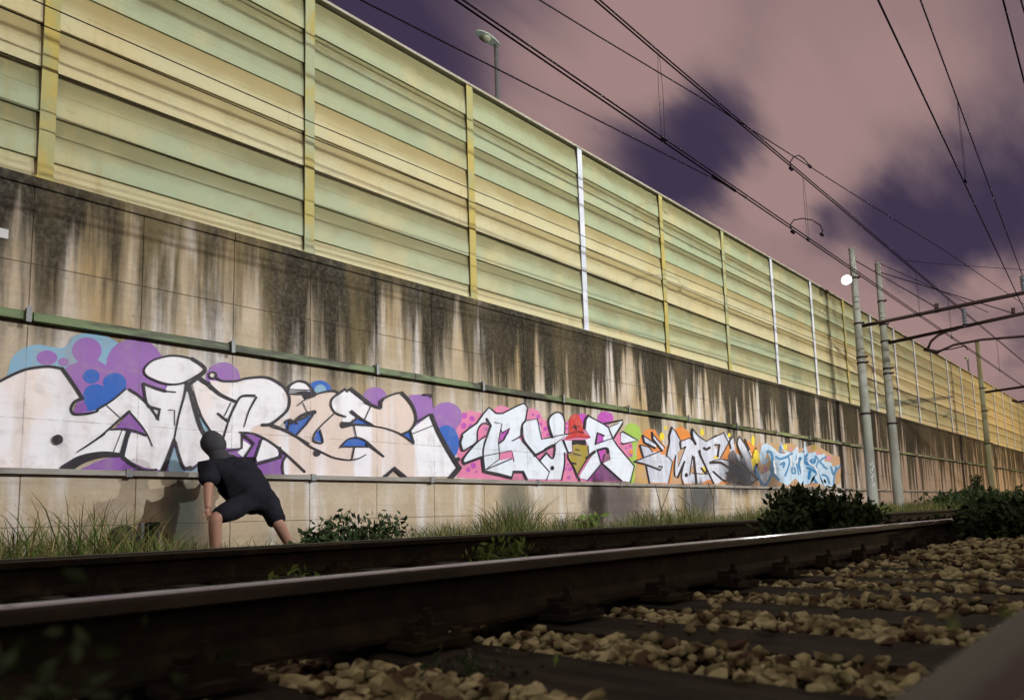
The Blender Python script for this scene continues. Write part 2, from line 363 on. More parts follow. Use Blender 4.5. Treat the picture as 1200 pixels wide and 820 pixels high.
for k in range(-1, 31):
    y = POSTY(k); c = pcol.get(k, 'white' if k % 4 else 'grey') if k < 30 else 'grey'
    link('post', pms[c], fence, (FX, y, 0))
    link('cap_rail', capm, fence, (FX, y, FT-WT+.032))
    z = FT-WT
    for i in range(7):
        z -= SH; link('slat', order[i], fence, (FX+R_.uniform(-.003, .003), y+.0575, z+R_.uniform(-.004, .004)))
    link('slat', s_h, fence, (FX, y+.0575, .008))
far = MB()
for k in range(31, 60):
    y = POSTY(k); far.box(FX-.03, FX+.03, y+.06, y+BAY-.06, .01, FT-WT); far.box(FX-.06, FX+.067, y-.06, y+.06, .01, FT-WT+.03)
tag(far.build('far_slats', M_green, fence), kind='stuff')

# ------------------------------------------------------------ cable channel (green) and low rail (pale) on the wall
ch = empty('cable_channel', (WX, 0, 2.15), 'green mossy steel cable channel running along the wall above the graffiti', 'cable channel')
prof = [(.005, -.043), (.085, -.043), (.085, .030), (.072, .040), (.012, .044), (.005, .043)]
for k in range(26):
    m = MB(); m.prism(prof, 0, 3.99); m.build('channel_section', M_channel, ch, (0, -3+4*k, 0))
clm = MB(); clm.box(.0, .125, -.018, .018, .056, .066); clm.box(.105, .125, -.018, .018, -.07, .056); clm.box(.108, .122, -.008, .008, .066, .085); clm = clm.mesh('clamp', M_galv)
cy = [at(34, 361, 7.9).y, at(273, 399, 7.9).y, at(442, 428, 7.9).y, at(566, 450, 7.9).y, at(660, 466, 7.9).y, at(737, 479, 7.9).y]
while cy[-1] < 60: cy.append(cy[-1]+2.0)
for y in cy: link('clamp', clm, ch, (0, y, 0))
lr = empty('low_wall_rail', (WX, 0, .71), 'pale grey metal rail fixed to the wall just below the graffiti', 'rail')
prof2 = [(.02, -.026), (.06, -.026), (.06, .022), (.055, .027), (.02, .027)]
ly = [at(152, 555, 7.93).y, at(368, 558, 7.93).y, at(507, 560, 7.93).y, at(632, 563, 7.93).y]
sec = [-3.0]+ly
while sec[-1] < 80: sec.append(sec[-1]+2.05)
for a, b in zip(sec, sec[1:]):
    m = MB(); m.prism(prof2, .003, b-a-.003); m.build('rail_section', M_whiterail, lr, (0, a, 0))
brm = MB(); brm.box(0, .073, -.025, .025, -.038, -.029); brm.box(0, .073, -.025, .025, .030, .039); brm.box(.064, .073, -.025, .025, -.029, .030); brm = brm.mesh('bracket', M_galv)
for y in sec[1:]: link('bracket', brm, lr, (0, y, 0))
#PARTB
def aty(px, py, y):                                     # point seen at a photo pixel on the plane Y = y
    v = ray(px, py); return Vector(v/v[1]*y)
# ------------------------------------------------------------ railway tracks
def rail_prof(cx, top):
    h = [(.024, 0), (.034, -.0045), (.036, -.012), (.036, -.034), (.010, -.047), (.009, -.125), (.020, -.150), (.075, -.161), (.075, -.172)]
    pts = [(cx+a, top+b) for a, b in h]+[(cx-a, top+b) for a, b in reversed(h)]
    return pts
def track(xl, xr, top, ties, tie_top, label, shiny, y1, rail_labels):
    M_r = [M_shine if shiny else M_dullhead, M_dullhead]
    T = empty('railway_track', ((xl+xr)/2, 0, top), label, 'railway track'); cx = (xl+xr)/2
    for x, lab in zip((xl, xr), rail_labels):
        m = MB(); p = rail_prof(x-cx, 0); n = len(p); mis = []
        for i in range(n):
            j = (i+1) % n; za = min(p[i][1], p[j][1])
            mis.append(0 if za > -.0046 else 1 if za > -.036 else 2)
        m.prism(p, -3, y1, 2, mis); o = m.build('rail', [M_r[0] if x == xl else (M_halfworn if shiny else M_dullhead), M_head if shiny else M_rust, M_rust], T)
        if lab: o['label'] = lab
    sm = MB(); hw = .125; zt = tie_top-top
    sm.prism([(-1.22, zt-.2), (1.22, zt-.2), (1.22, zt-.012), (1.205, zt), (.35, zt-.012), (-.35, zt-.012), (-1.205, zt), (-1.22, zt-.012)], -hw, hw)
    smesh = sm.mesh('sleeper', M_tie)
    fm = MB()
    gap = (-.172-(tie_top-top))
    fm.box(-.19, .19, -.085, .085, -gap+.001, -.001)
    for sx in (-1, 1):
        fm.box(sx*.105-.028, sx*.105+.028, -.05, .05, .0, .030); fm.box(sx*.082-.022, sx*.082+.022, -.038, .038, .0145, .042)
        fm.tube([(sx*.115, 0, .03), (sx*.115, 0, .050)], .020, 6); fm.tube([(sx*.115, 0, .05), (sx*.115, 0, .074)], .011, 6)
        for sy in (-1, 1): fm.tube([(sx*.165, sy*.055, 0), (sx*.165, sy*.055, .022)], .015, 6)
    fmesh = fm.mesh('fastening', M_rust)
    for y in ties:
        s = link('sleeper', smesh, T, (R_.uniform(-.02, .02), y, R_.uniform(-.006, 0)))
        s.rotation_euler.z = R_.uniform(-.008, .008)
        for x in (xl, xr): link('fastening', fmesh, s, (x-cx-s.location.x, 0, -.172-s.location.z+.0015))
    return T
track(-1.615, -.098, -.0974, [-.03+.5*k for k in range(-2, 24)], -.2885, 'near railway track with a shiny bright rail crossing the foreground and pale ballast', True, 34,
      ('long rail with polished top catching light', 'blurred rail in the bottom right corner'))
track(-5.70, -4.20, -.0525, [.2+.6*k for k in range(-4, 80)], -.245, 'far rusty railway track half buried in grass next to the wall', False, 90, (None, None))

# ballast stones
def stone_mesh(seed):
    bm = bmesh.new(); r = random.Random(seed)
    for _ in range(15):
        d_ = Vector((r.gauss(0, 1), r.gauss(0, 1), r.gauss(0, 1))).normalized(); bm.verts.new(d_*r.uniform(.85, 1.1))
    h_ = bmesh.ops.convex_hull(bm, input=bm.verts[:]); bmesh.ops.delete(bm, geom=[g0 for g0 in h_['geom_interior'] if isinstance(g0, bmesh.types.BMVert)], context='VERTS')
    bmesh.ops.triangulate(bm, faces=bm.faces[:])
    s = Vector((r.uniform(.85, 1.3), r.uniform(.7, 1.0), r.uniform(.5, .8)))
    for v in bm.verts: v.co = Vector((v.co.x*s.x, v.co.y*s.y, v.co.z*s.z))
    me = bpy.data.meshes.new('stone'); bm.to_mesh(me); bm.free(); me.materials.append(M_stone); return me
SM = [stone_mesh(i) for i in range(14)]
TY = [-.03+.5*k for k in range(-2, 24)]
spots = []
r = random.Random(3)
def on_tie(x, y): return min(abs(y-ty) for ty in TY) < .128
for i in range(34000):
    y = .15+12*r.random()**1.55; x = r.uniform(-2.5, .05)
    s = r.uniform(.013, .028)*(1.25 if r.random() < .15 else 1)
    if y > 3: s *= 1.15
    if abs(x+1.615) < .10 or abs(x+.098) < .09: continue
    z = -.335+r.uniform(0, .038)+(.012 if r.random() < .25 else 0)
    if x < -1.72: z -= .035
    if x > -.25: z -= .012
    if -1.5 < x < -1.2: z -= .010
    if y > 3.4 and x > -1.4: z += 0
    if on_tie(x, y):
        if r.random() > .02+.6*max(0, min(1, (y-3.1)/1.8)): continue
        if abs(x+1.615) < .25: continue
        z = -.285+s*.4
    spots.append((x, y, z, s))
def vis(sp):
    x, y, z, s = sp; d = math.sqrt(x*x+y*y+z*z); c = RM.T @ np.array([x, y, z])
    if c[2] < .2: return 0
    px, py = PX+F*c[0]/c[2], PY+F*c[1]/c[2]
    return (s/d if (-10 < px < 1210 and py < 832) else 0)*(1 if x > -1.55 else .05)*(.3 if z < -.34 else 1)
spots.sort(key=vis, reverse=True)
def put_stone(sp, me, name='stone', parent=BED):
    o = link(name, me, parent, sp[:3]); o.scale = (sp[3],)*3; o.rotation_euler = (r.uniform(-.5, .5), r.uniform(-.5, .5), r.uniform(0, 6.3)); return o
for sp in spots[:296]: put_stone(sp, r.choice(SM[::2]))
V, Fc, off = [], [], 0
base = []
for me in SM[1::2]:
    vv = np.array([v.co[:] for v in me.vertices]); ff = np.array([p.vertices[:] for p in me.polygons]); base.append((vv, ff))
for sp in spots[296:]:
    vv, ff = base[r.randrange(len(base))]; a = r.uniform(0, 6.3); b_ = r.uniform(-.5, .5); ca, sa, cb, sb = math.cos(a), math.sin(a), math.cos(b_), math.sin(b_)
    M_ = np.array([[ca, -sa, 0], [sa, ca, 0], [0, 0, 1]]) @ np.array([[1, 0, 0], [0, cb, -sb], [0, sb, cb]])
    V.append((vv @ M_.T)*sp[3]+np.array(sp[:3])); Fc.append(ff+off); off += len(vv)
tag(link('gravel', raw_mesh('gravel', np.vstack(V), np.vstack(Fc), [M_stone]), BED), kind='stuff')
# the big lump near the lens, seen at (250, 806)
v = ray(250, 806); p = v/v[2]*(-.325)
o = link('large_stone', SM[0], None, p); o.scale = (.060, .046, .048); o.rotation_euler = (.1, .15, .9)
tag(o, 'largest pale yellow stone at the bottom left beside the near rail', 'stone')
# crumpled red and white can in the ballast
v = ray(352, 806); p = v/v[2]*(-.325)
m = MB()
rings = []
for i in range(9):
    th0 = i*.7; rr = .013*(1 if 0 < i < 8 else .8)*R_.uniform(.75, 1.05); rings.append((Vector(((i-4)*.007, R_.uniform(-.003, .003), R_.uniform(-.002, .002))), rr))
m.tube([q[0] for q in rings], [q[1] for q in rings], 10)
M_can = material('red and white print', rough=.35, fn=lambda t, b: t.put(b.inputs['Base Color'], t.mix(t.ramp(t.noise(t.obj(), 70, 1), .46, .54), (.55, .03, .05), (.7, .7, .68))))
o = m.build('crushed_can', M_can, None, p); o.rotation_euler = (.3, .2, .5); tag(o, 'crushed red and white can lying among the ballast stones', 'can')

# ------------------------------------------------------------ overhead line masts and portals
def mast(px, pyt, lat, label, mat=None, bands=(), group='overhead line masts along the wall'):
    b = at(px[0], 575, lat); tp = at(px[1], pyt, lat); h = tp.z+.42
    E = empty('overhead_line_mast', (-lat, b.y, -.42), label, 'mast', group)
    m = MB(); m.tube([(0, 0, h*i/12) for i in range(13)], [.165-.075*i/12 for i in range(13)], 20)
    m.build('pole', mat or M_mast, E, smooth=True)
    for z in bands:
        z += .42; rr = .165-.075*z/h
        m = MB(); m.tube([(0, 0, z-.03), (0, 0, z+.03)], rr+.012, 20); m.box(rr, rr+.09, -.02, .02, z-.025, z+.025); m.build('band', M_beam, E)
    m = MB(); m.tube([(0, 0, h), (0, 0, h+.03)], .10, 16); m.build('cap', M_mast, E)
    return E, b.y
E1, y1 = mast((1022, 995), 290, 7.0, 'first concrete line mast from the left, carrying the bright lamp', bands=(5.67, 7.1, 4.62, 4.45, 2.9))
E2, y2 = mast((1052, 1022), 305, 7.0, 'second concrete line mast, just right of the mast with the lamp', bands=(5.54, 6.9, 6.1, 4.62, 4.45, 2.8))
E3, y3 = mast((1163, 1146), 402, 7.0, 'distant concrete line mast with a yellowish top, rightmost in view', M_mastgreen, bands=(5.72, 4.6, 3.0))
def tubeobj(name, pts, r_, mat, parent, n=8, origin=(0, 0, 0)):
    m = MB(); m.tube([Vector(p)-Vector(origin) for p in pts], r_, n); return m.build(name, mat, parent, smooth=True)
def beam(E, y, pa, pb, rad=.055):
    a, b_ = aty(*pa, y), aty(*pb, y); d = (b_-a); e = a+d*((3.5-a.x)/d.x); o = E.location
    a = Vector((-7+.14, y, a.z)); return tubeobj('portal_beam', [a, e], rad, M_beam, E, 10, o)
beam(E1, y1, (1010, 382), (1200, 343)); beam(E2, y2, (1040, 402), (1200, 367)); beam(E3, y3, (1158, 459), (1200, 453), .06)
O1, O2 = E1.location, E2.location
tubeobj('stay', [aty(998, 303, y1), aty(1097, 360, y1)], .014, M_wire, E1, 6, O1)
tubeobj('stay', [aty(1025, 317, y2), aty(1187, 367, y2)], .014, M_wire, E2, 6, O2)
tubeobj('stay', [aty(1025, 306, y2), aty(1158, 366, y2)], .010, M_wire, E2, 6, O2)
tubeobj('clevis', [aty(1097, 356, y1), aty(1098, 366, y1)], .06, M_beam, E1, 8, O1)
tubeobj('clevis', [aty(1187, 361, y2), aty(1188, 370, y2)], .05, M_beam, E2, 8, O2)
def insulator(E, y, px, py0, py1, O):
    a, b_ = aty(px, py0, y)-O, aty(px+2, py1, y)-O; m = MB(); n = 13
    m.tube([a+(b_-a)*i/(n-1) for i in range(n)], [.035 if i % 2 else .075 for i in range(n)], 10); m.build('insulator', M_insul, E)
insulator(E2, y2, 1129, 362, 383, O2); insulator(E1, y1, 1198, 324, 342, O1)
tubeobj('registration_arm', [aty(1087, 410, y2), aty(1100, 412, y2), aty(1118, 404, y2), aty(1150, 398, y2), aty(1200, 394, y2), aty(1290, 388, y2)], .038, M_beam, E2, 8, O2)
tubeobj('registration_arm', [aty(1087, 409, y2), aty(1091, 400, y2), aty(1099, 393, y2), aty(1110, 388, y2), aty(1120, 386, y2), aty(1126, 383, y2)], .042, M_beam, E2, 8, O2)
tubeobj('steady_arm', [aty(1097, 411, y2), aty(1115, 409, y2), aty(1131, 405, y2), aty(1134, 410, y2)], .018, M_beam, E2, 6, O2)
tubeobj('clevis', [aty(1083, 409, y2), aty(1100, 413, y2)], .055, M_beam, E2, 8, O2)
tubeobj('registration_arm', [aty(1186, 469, y3), aty(1192, 471, y3), aty(1215, 468, y3)], .05, M_beam, E3, 8, E3.location)

# ------------------------------------------------------------ wires
def wire(pts, label, group, rad=.0105, sag=0, name='overhead_wire'):
    P = [Vector(p) for p in pts]; q = []
    for a, b_ in zip(P, P[1:]):
        n = 14
        for i in range(n): q.append(a+(b_-a)*(i/n)-Vector((0, 0, sag*4*(i/n)*(1-i/n))))
    q.append(P[-1]); o = q[0].copy(); m = MB(); m.tube([k-o for k in q], rad, 6)
    return tag(m.build(name, M_wire, None, o, True), label, 'wire', group)
G1 = 'overhead wires above the far track'; G2 = 'overhead wires above the near track'; G3 = 'thin cables stretched past the fence'
LB = 4.95
for dx, lb in ((0, 'lower contact wire above the far track, left strand of its pair'), (.055, 'lower contact wire above the far track, right strand of its pair')):
    wire([(-LB+dx, -2, 5.19), (-LB+dx, 75, 5.16)], lb, G1)
for dx, lb in ((0, 'upper carrier wire above the far track, left strand of its pair'), (.045, 'upper carrier wire above the far track, right strand of its pair')):
    wire([(-LB+dx, -2, 6.60), (-LB+dx, 7.3, 6.47), (-LB+dx, 22, 6.42), (-LB+dx, 75, 6.4)], lb, G1)
wire([(-5.78, -2, 5.2), (-5.62, 2.9, 5.19), (-4.99, 8.6, 5.205), (-4.95, 9.3, 5.2)], 'wire converging from the left onto the contact wire pair', G1, .009)
Cp = [(-6.6/k[1], k[0]*6.6/k[1], 6.6) for k in ((-.4, 1.03), (.75, 1.14), (.962, 1.192), (1.159, 1.217), (1.649, 1.285), (2.428, 1.377), (3.015, 1.447), (4.4, 1.62), (7.5, 1.95), (14, 2.5))]
wire(Cp, 'thin single wire crossing over the upper carrier pair', G1, .009)
wire([(-1.27, -2, 5.1), (-1.83, 6.46, 5.1), (-2.71, 19.8, 5.1), (-4.1, 41, 5.1)], 'steep wire at the upper right reaching down to the portal beam', G2)
wire([(-1.12, -2, 6.4), (-1.9, 8.5, 6.4), (-2.34, 14.4, 6.4), (-4.3, 41, 6.4)], 'steep wire at the upper right carrying a hanging dropper', G2)
wire([(-.42, -2, 5.1), (-.89, 7.4, 5.1), (-1.08, 11.3, 5.1), (-1.5, 20, 5.1)], 'short dark wire cutting the top right corner, left of two', G2)
wire([(-.69, -2, 6.0), (-.86, 7.4, 6.0), (-.93, 11.3, 6.0), (-1.09, 20, 6.0)], 'short dark wire cutting the top right corner, right of two', G2)
for (a, b_, lb) in ((.639, .663, 'lower of the two thin cables across the fence'), (.667, .690, 'upper of the two thin cables across the fence')):
    wire([(-6.78, -1, a*6.78), (-6.78, 3, .634*6.78 if a < .65 else .660*6.78), (-6.80, y1, b_*6.8-.02), (-6.80, y2, b_*6.8-.03), (-6.80, y3, b_*6.8-.03), (-6.8, 60, b_*6.8)], lb, G3, .006)
wire([aty(1060, 305, y2+1), aty(1096, 309, y2+1), aty(1300, 323, y2+1)], 'almost level cross wire between the portals at the right', G2, .008)
def dropper(px, y, zt, lat, zb, label):
    m = MB(); d = zt-zb
    m.tube([(0, -.018, d), (0, -.045, d*.6), (0, -.035, 0)], .0035, 5); m.tube([(0, .018, d), (0, .06, d*.55), (0, .035, 0)], .0035, 5)
    m.box(-.012, .012, -.05, .05, -.02, .02); tag(m.build('dropper', M_wire, None, (-lat+.02, y, zb)), label, 'dropper', 'hanging droppers between the wires')
dropper(772, 7.0, 6.47, LB, 5.18, 'leftmost dropper loop hanging between the upper and lower wire pairs')
dropper(947, at(946, 285, LB).y, 6.44, LB, 5.17, 'dropper hanging by the small curved jumper between the wire pairs')
for px, lb in ((1078, 'third dropper hanging between the upper and lower wire pairs'), (1113, 'fourth dropper, near the curved arm of the portal'), (1165, 'far dropper right of the yellowish mast top')):
    yy = aty(px, 380, 1); yy = LB/-yy.x; dropper(px, yy, 6.42, LB, 5.17, lb)
q = at(1131, 212, 2.12); dropper(1131, q.y, 6.4, 2.13, 5.1, 'dropper hanging between the two steep wires at the upper right')
def jumper(pts, lab):
    o = Vector(pts[0]); m = MB(); m.tube([Vector(p)-o for p in pts], .011, 6)
    for p in (pts[0], pts[-1]): m.tube([Vector(p)-o-Vector((0, .05, 0)), Vector(p)-o+Vector((0, .05, 0))], .028, 8)
    tag(m.build('jumper_cable', M_wire, None, o, True), lab, 'jumper cable')
jumper([at(x, y, LB) for x, y in ((927, 198), (926, 190), (930, 184), (936, 182), (943, 187), (949, 195))], 'small upper jumper loop where two wires cross')
jumper([at(x, y, LB) for x, y in ((929, 272), (926, 264), (930, 258), (940, 256), (952, 258), (961, 264), (964, 270), (963, 275))], 'curved jumper loop arching over the lower contact wires')
tag(tubeobj('wire_clamp', [at(835, 206, LB), at(862, 224, LB)], .02, M_wire, None, 8), 'dark clamp joining the converging wires above the fence', 'clamp')

# ------------------------------------------------------------ street lamps
M_lamphead = material('grey green lamp housing', (.55, .64, .56), .5)
M_glass = material('lamp bowl', (.40, .42, .30), .25)
def street_lamp(x, y, z0, zt, label, facing=-1):
    E = empty('street_lamp', (x, y, z0), label, 'street lamp', 'unlit street lamps behind the fence'); h = zt-z0
    m = MB(); m.tube([(0, 0, 0), (0, 0, h)], [.075, .05], 12); m.build('pole', M_galv, E, smooth=True)
    m = MB(); hp = [(-.06, .03), (.02, .10), (.10, .13), (.30, .115), (.52, .08), (.66, .04), (.66, .015), (-.06, .015)]
    bm = [(0.085, 0), (.13, .5), (.16, 1)]
    ring = []; N_ = 8
    secs = [(-.08, .05, .02), (.0, .08, .06), (.12, .11, .085), (.28, .13, .085), (.42, .10, .065), (.52, .05, .03)]
    v = []; f_ = []
    for i, (t_, w_, hh) in enumerate(secs):
        for k in range(N_+1):
            a = PI*k/N_; v.append((w_*math.cos(a), facing*t_, h+.02+hh*math.sin(a)))
        if i:
            b0 = (i-1)*(N_+1); b1 = i*(N_+1)
            f_ += [(b0+k, b0+k+1, b1+k+1, b1+k) for k in range(N_)]; f_.append((b0, b1, b1+N_, b0+N_))
    f_.append(tuple(range(N_+1))); f_.append(tuple(range(5*(N_+1), 6*(N_+1))))
    m.add(v, f_); m.build('lamp_housing', M_lamphead, E)
    m = MB(); m.tube([(0, facing*.27, h+.02), (0, facing*.27, h-.03), (0, facing*.27, h-.055)], [.10, .09, .04], 14); m.build('lamp_bowl', M_glass, E)
    return E
a = at(583, 108, 10); b_ = at(575, 50, 10); street_lamp(-10, a.y, 3.42, at(583, 52, 10).z-.05, 'unlit street lamp sticking up behind the left part of the fence')
a = at(1137, 450, 10); street_lamp(-10, a.y, 3.42, at(1133, 420, 10).z, 'small distant street lamp behind the fence near the yellowish mast')

# the lit lamp on the first mast
lp = aty(992, 328, y1-.35)
L = empty('mast_lamp', lp, 'bright white floodlight glowing on the first mast', 'lamp')
M_bulb = bpy.data.materials.new('lit lamp glass'); M_bulb.use_nodes = True; tb = NT(M_bulb.node_tree)
tb.n['Principled BSDF'].inputs['Emission Color'].default_value = (1, .97, .85, 1); tb.n['Principled BSDF'].inputs['Emission Strength'].default_value = 60
m = MB(); m.tube([(0, -.03, 0), (0, -.02, 0), (0, -.012, 0)], [.05, .075, .08], 32); m.build('bulb_glass', M_bulb, L)
M_halo = bpy.data.materials.new('glowing reflector'); M_halo.use_nodes = True; M_halo.node_tree.nodes['Principled BSDF'].inputs['Emission Color'].default_value = (1, .98, .88, 1); M_halo.node_tree.nodes['Principled BSDF'].inputs['Emission Strength'].default_value = .75
m = MB(); m.tube([(0, -.008, 0), (0, -.002, 0)], [.155, .155], 32); m.build('halo_disc', M_halo, L)  # weakly emissive disc added to imitate the glow around the bulb
m = MB(); m.tube([(0, .0, 0), (0, .03, 0), (0, .055, 0), (0, .14, 0), (0, .22, 0)], [.17, .16, .15, .12, .06], 24); m.tube([(0, .2, 0), (.0, .34, -.02), (-7-lp.x, .34, -.02)], .025, 8); m.build('lamp_housing', M_galv, L)
L.rotation_euler = (0, 0, math.atan2(lp.x, -lp.y)*-1+0)
L.rotation_euler = (0, 0, math.radians(18))
pl = bpy.data.lights.new('mast_lamp_light', 'SPOT'); pl.energy = 260; pl.spot_size = math.radians(125); pl.shadow_soft_size = .12; pl.color = (1, .97, .88)
po = bpy.data.objects.new('mast_lamp_light', pl); COL.objects.link(po); po.location = lp+Vector((.1, -.08, 0)); po.rotation_euler = Vector((.9, -.45, -.35)).to_track_quat('-Z', 'Y').to_euler()

# the lamps across the track whose light falls on the wall (outside the picture; hooded so the track stays in shade)
def track_lamp(y, energy, color, label, x=6.5, z=7.0, cut=-6.0):
    E = empty('track_lamp', (x, y, -.42), label, 'street lamp', 'hooded street lamps across the track'); h = z+.42
    m = MB(); m.tube([(.5, 0, 0), (.5, 0, h+.25)], [.09, .06], 12); m.tube([(.5, 0, h+.2), (.0, 0, h+.22)], .035, 8); m.build('pole', M_galv, E, smooth=True)
    sl = (z+.42)/(x-cut)
    m = MB(); m.box(-.95, .45, -1.6, 1.6, h-.95*sl-.012, h-.95*sl)           # flat lower shield, added to keep the light off the track
    m.box(-.25, .35, -.25, .25, h+.12, h+.16); m.box(.35, .40, -1.6, 1.6, h-.95*sl, h+.16); m.build('hood', M_lamphead, E)
    m = MB(); m.tube([(0, 0, h+.02), (0, 0, h+.10)], .05, 10); m.build('lamp_socket', M_galv, E)
    li = bpy.data.lights.new('track_lamp_light', 'POINT'); li.energy = energy; li.color = color; li.shadow_soft_size = .035
    lo = bpy.data.objects.new('track_lamp_light', li); COL.objects.link(lo); lo.location = (x, y, z)
track_lamp(6.6, 6400, (.97, .985, 1), 'hooded street lamp across the track facing the left graffiti')
track_lamp(14.0, 7000, (.98, .98, .97), 'hooded street lamp across the track facing the silver graffiti')
track_lamp(46.0, 10500, (1, .76, .42), 'hooded orange street lamp far along the track')
# ------------------------------------------------------------ small things on and at the wall
m = MB(); m.box(0, .012, 0, .115, 0, .09); tag(m.build('wall_plate', material('white plate', (.5, .5, .5), .5), None, (WX+.002, .69, 2.855)), 'small blank white plate on the wall at the left edge', 'plate')
dr = empty('wall_drain', (WX, 1.74, -.25), 'black iron drain box with a round pipe mouth at the foot of the wall', 'drain')
m = MB(); m.tube([(0, .0, .33), (.10, 0, .33)], .115, 20); m.tube([(.10, 0, .33), (.16, 0, .30), (.18, 0, .22), (.18, 0, 0)], [.115, .11, .10, .10], 16); m.build('pipe_mouth', M_black, dr)
m = MB(); m.box(0, .10, .19, .29, 0, .47); m.box(.10, .108, .20, .28, .05, .44); m.build('box', M_black, dr)
m = MB(); m.tube([(.05, .155, .02), (.05, .155, .47)], .014, 8); m.build('pipe', M_galv, dr)

# ------------------------------------------------------------ graffiti: thin paint layers lying on the wall face, traced piece by piece
Zs = {'a': (0, 380, 4.556), 'b': (80, 390, 4.824), 'c': (200, 400, 5.125), 'd': (320, 430, 5.857), 'e': (430, 430, 5.857),
      'p': (530, 460, 7.455), 'q': (640, 470, 8.2), 's': (740, 490, 9.65), 't': (810, 490, 9.65), 'u': (880, 500, 10.0), 'x': (0, 0, 1.0)}
def P(key, *pts):
    x0, y0, s = Zs[key]; return [(x0+a/s, y0+b/s) for a, b in pts]
def ell(key, cx, cy, rx, ry, n=28, a0=0, a1=360):
    return P(key, *[(cx+rx*math.cos(math.radians(a0+(a1-a0)*i/n)), cy+ry*math.sin(math.radians(a0+(a1-a0)*i/n))) for i in range(n)])
def smooth(pts, closed=True, n=4):
    out = []; N = len(pts)
    for i in range(N if closed else N-1):
        p0, p1, p2, p3 = (pts[(i-1) % N] if closed or i > 0 else pts[0]), pts[i], pts[(i+1) % N], (pts[(i+2) % N] if closed or i < N-2 else pts[-1])
        for k in range(n):
            u = k/n; out.append(tuple(.5*((2*b)+(-a+c)*u+(2*a-5*b+4*c-d)*u*u+(-a+3*b-3*c+d)*u**3) for a, b, c, d in zip(p0, p1, p2, p3)))
    if not closed: out.append(pts[-1])
    return out
LAY = [0]
def onwall(px, py, off): v = ray(px, py); v = v*((-8.0+off)/v[0]); return (v[0]-WX, v[1], v[2])
def paint_mat(name, col, worn=.25, fn2=None, rough=.55):
    def fn(t, b):
        p = t.pos(); n = t.noise(p, 6, 6, .65); st = t.noise(t.scaled(p, (0, 1, .12)), 5, 4, .6); bo = t.noise(t.scaled(p, (0, .5, 16)), 1, 3, .6)
        c = col if not fn2 else fn2(t, p)
        c = t.mix(t.math('MULTIPLY', t.ramp(st, .48, .72), worn*1.4), c, (.28, .25, .22)); c = t.mix(t.math('MULTIPLY', t.ramp(n, .48, .70), worn*1.5), c, (.36, .32, .28))
        c = t.mix(t.math('MULTIPLY', t.ramp(bo, .5, .7), worn*.6), c, tuple(k*.6 for k in col))
        # faint smears left by damp, heavier towards the right pieces
        t.put(b.inputs['Base Color'], c); bump(t, b, t.math('ADD', n, bo), .18, .004)
        s = t.sep(p)
        jz = t.math('MINIMUM', t.math('ABSOLUTE', t.math('SUBTRACT', s[2], 1.2)), t.math('MULTIPLY', t.math('ABSOLUTE', t.math('SUBTRACT', t.math('FRACT', t.math('ADD', t.math('DIVIDE', t.math('SUBTRACT', s[1], Y0), PW), .5)), .5)), PW))
        jm = t.math('MULTIPLY', t.ramp(jz, .002, .006, 1, 0), t.ramp(n, .40, .55, .12, .55))
        pit = t.ramp(t.noise(p, 30, 3, .6), .70, .76)
        t.put(b.inputs['Base Color'], t.mix(t.math('MAXIMUM', jm, t.math('MULTIPLY', pit, .5)), c, (.14, .11, .085)))
    return material(name, col, rough, spec=.25, fn=fn)
def whitefn(t, p):
    s = t.sep(p); n = t.noise(t.scaled(p, (0, 1, .35)), 2.6, 5, .6); r2 = t.noise(t.scaled(p, (0, 1, .4), (0, 5, 3)), 1.1, 4, .6)
    c = t.mix(t.ramp(n, .5, .72), (.82, .82, .86), (.76, .73, .74)); return t.mix(t.math('MULTIPLY', t.ramp(r2, .54, .66), .55), c, (.80, .62, .50))
def beigefn(t, p):
    n = t.noise(t.scaled(p, (0, 1, .05), (0, 2.3, 0)), 3.1, 3, .5); return t.mix(t.ramp(n, .47, .60), (.70, .58, .51), (.80, .79, .83))
def silverfn(t, p):
    n = t.noise(t.scaled(p, (0, 1, .1)), 4, 4, .6); return t.mix(t.ramp(n, .4, .65), (.66, .70, .80), (.46, .50, .60))
PM = dict(white=paint_mat('white wall paint', (.80, .78, .82), .22, whitefn), beige=paint_mat('beige wall paint', (.68, .50, .40), .12, beigefn),
          black=paint_mat('black outline paint', (.016, .012, .018), .04), purple=paint_mat('purple paint', (.23, .085, .36), .2), violet=paint_mat('light violet paint', (.29, .13, .42), .2),
          sky=paint_mat('light blue paint', (.22, .40, .54), .3), blue=paint_mat('blue paint', (.020, .11, .46), .12), pink=paint_mat('pink paint', (.68, .20, .36), .25),
          magenta=paint_mat('magenta paint', (.46, .07, .42), .2), icewhite=paint_mat('cool white paint', (.70, .76, .84), .2), red=paint_mat('red paint', (.52, .035, .03), .2),
          olive=paint_mat('olive yellow paint', (.34, .26, .03), .2), lime=paint_mat('lime paint', (.34, .52, .08), .25), orange=paint_mat('orange paint', (.72, .25, .05), .3),
          yellow=paint_mat('yellow paint', (.78, .62, .04), .15), silver=paint_mat('silver paint', (.6, .64, .74), .3, silverfn), cyan=paint_mat('pale cyan paint', (.48, .68, .86), .25),
          teal=paint_mat('deep blue paint', (.03, .22, .46), .2), grey=paint_mat('grey smear', (.16, .15, .17), .2), ochre=paint_mat('ochre paint', (.52, .32, .12), .35), tanbrown=paint_mat('tan paint', (.50, .30, .17), .3))
GW = None
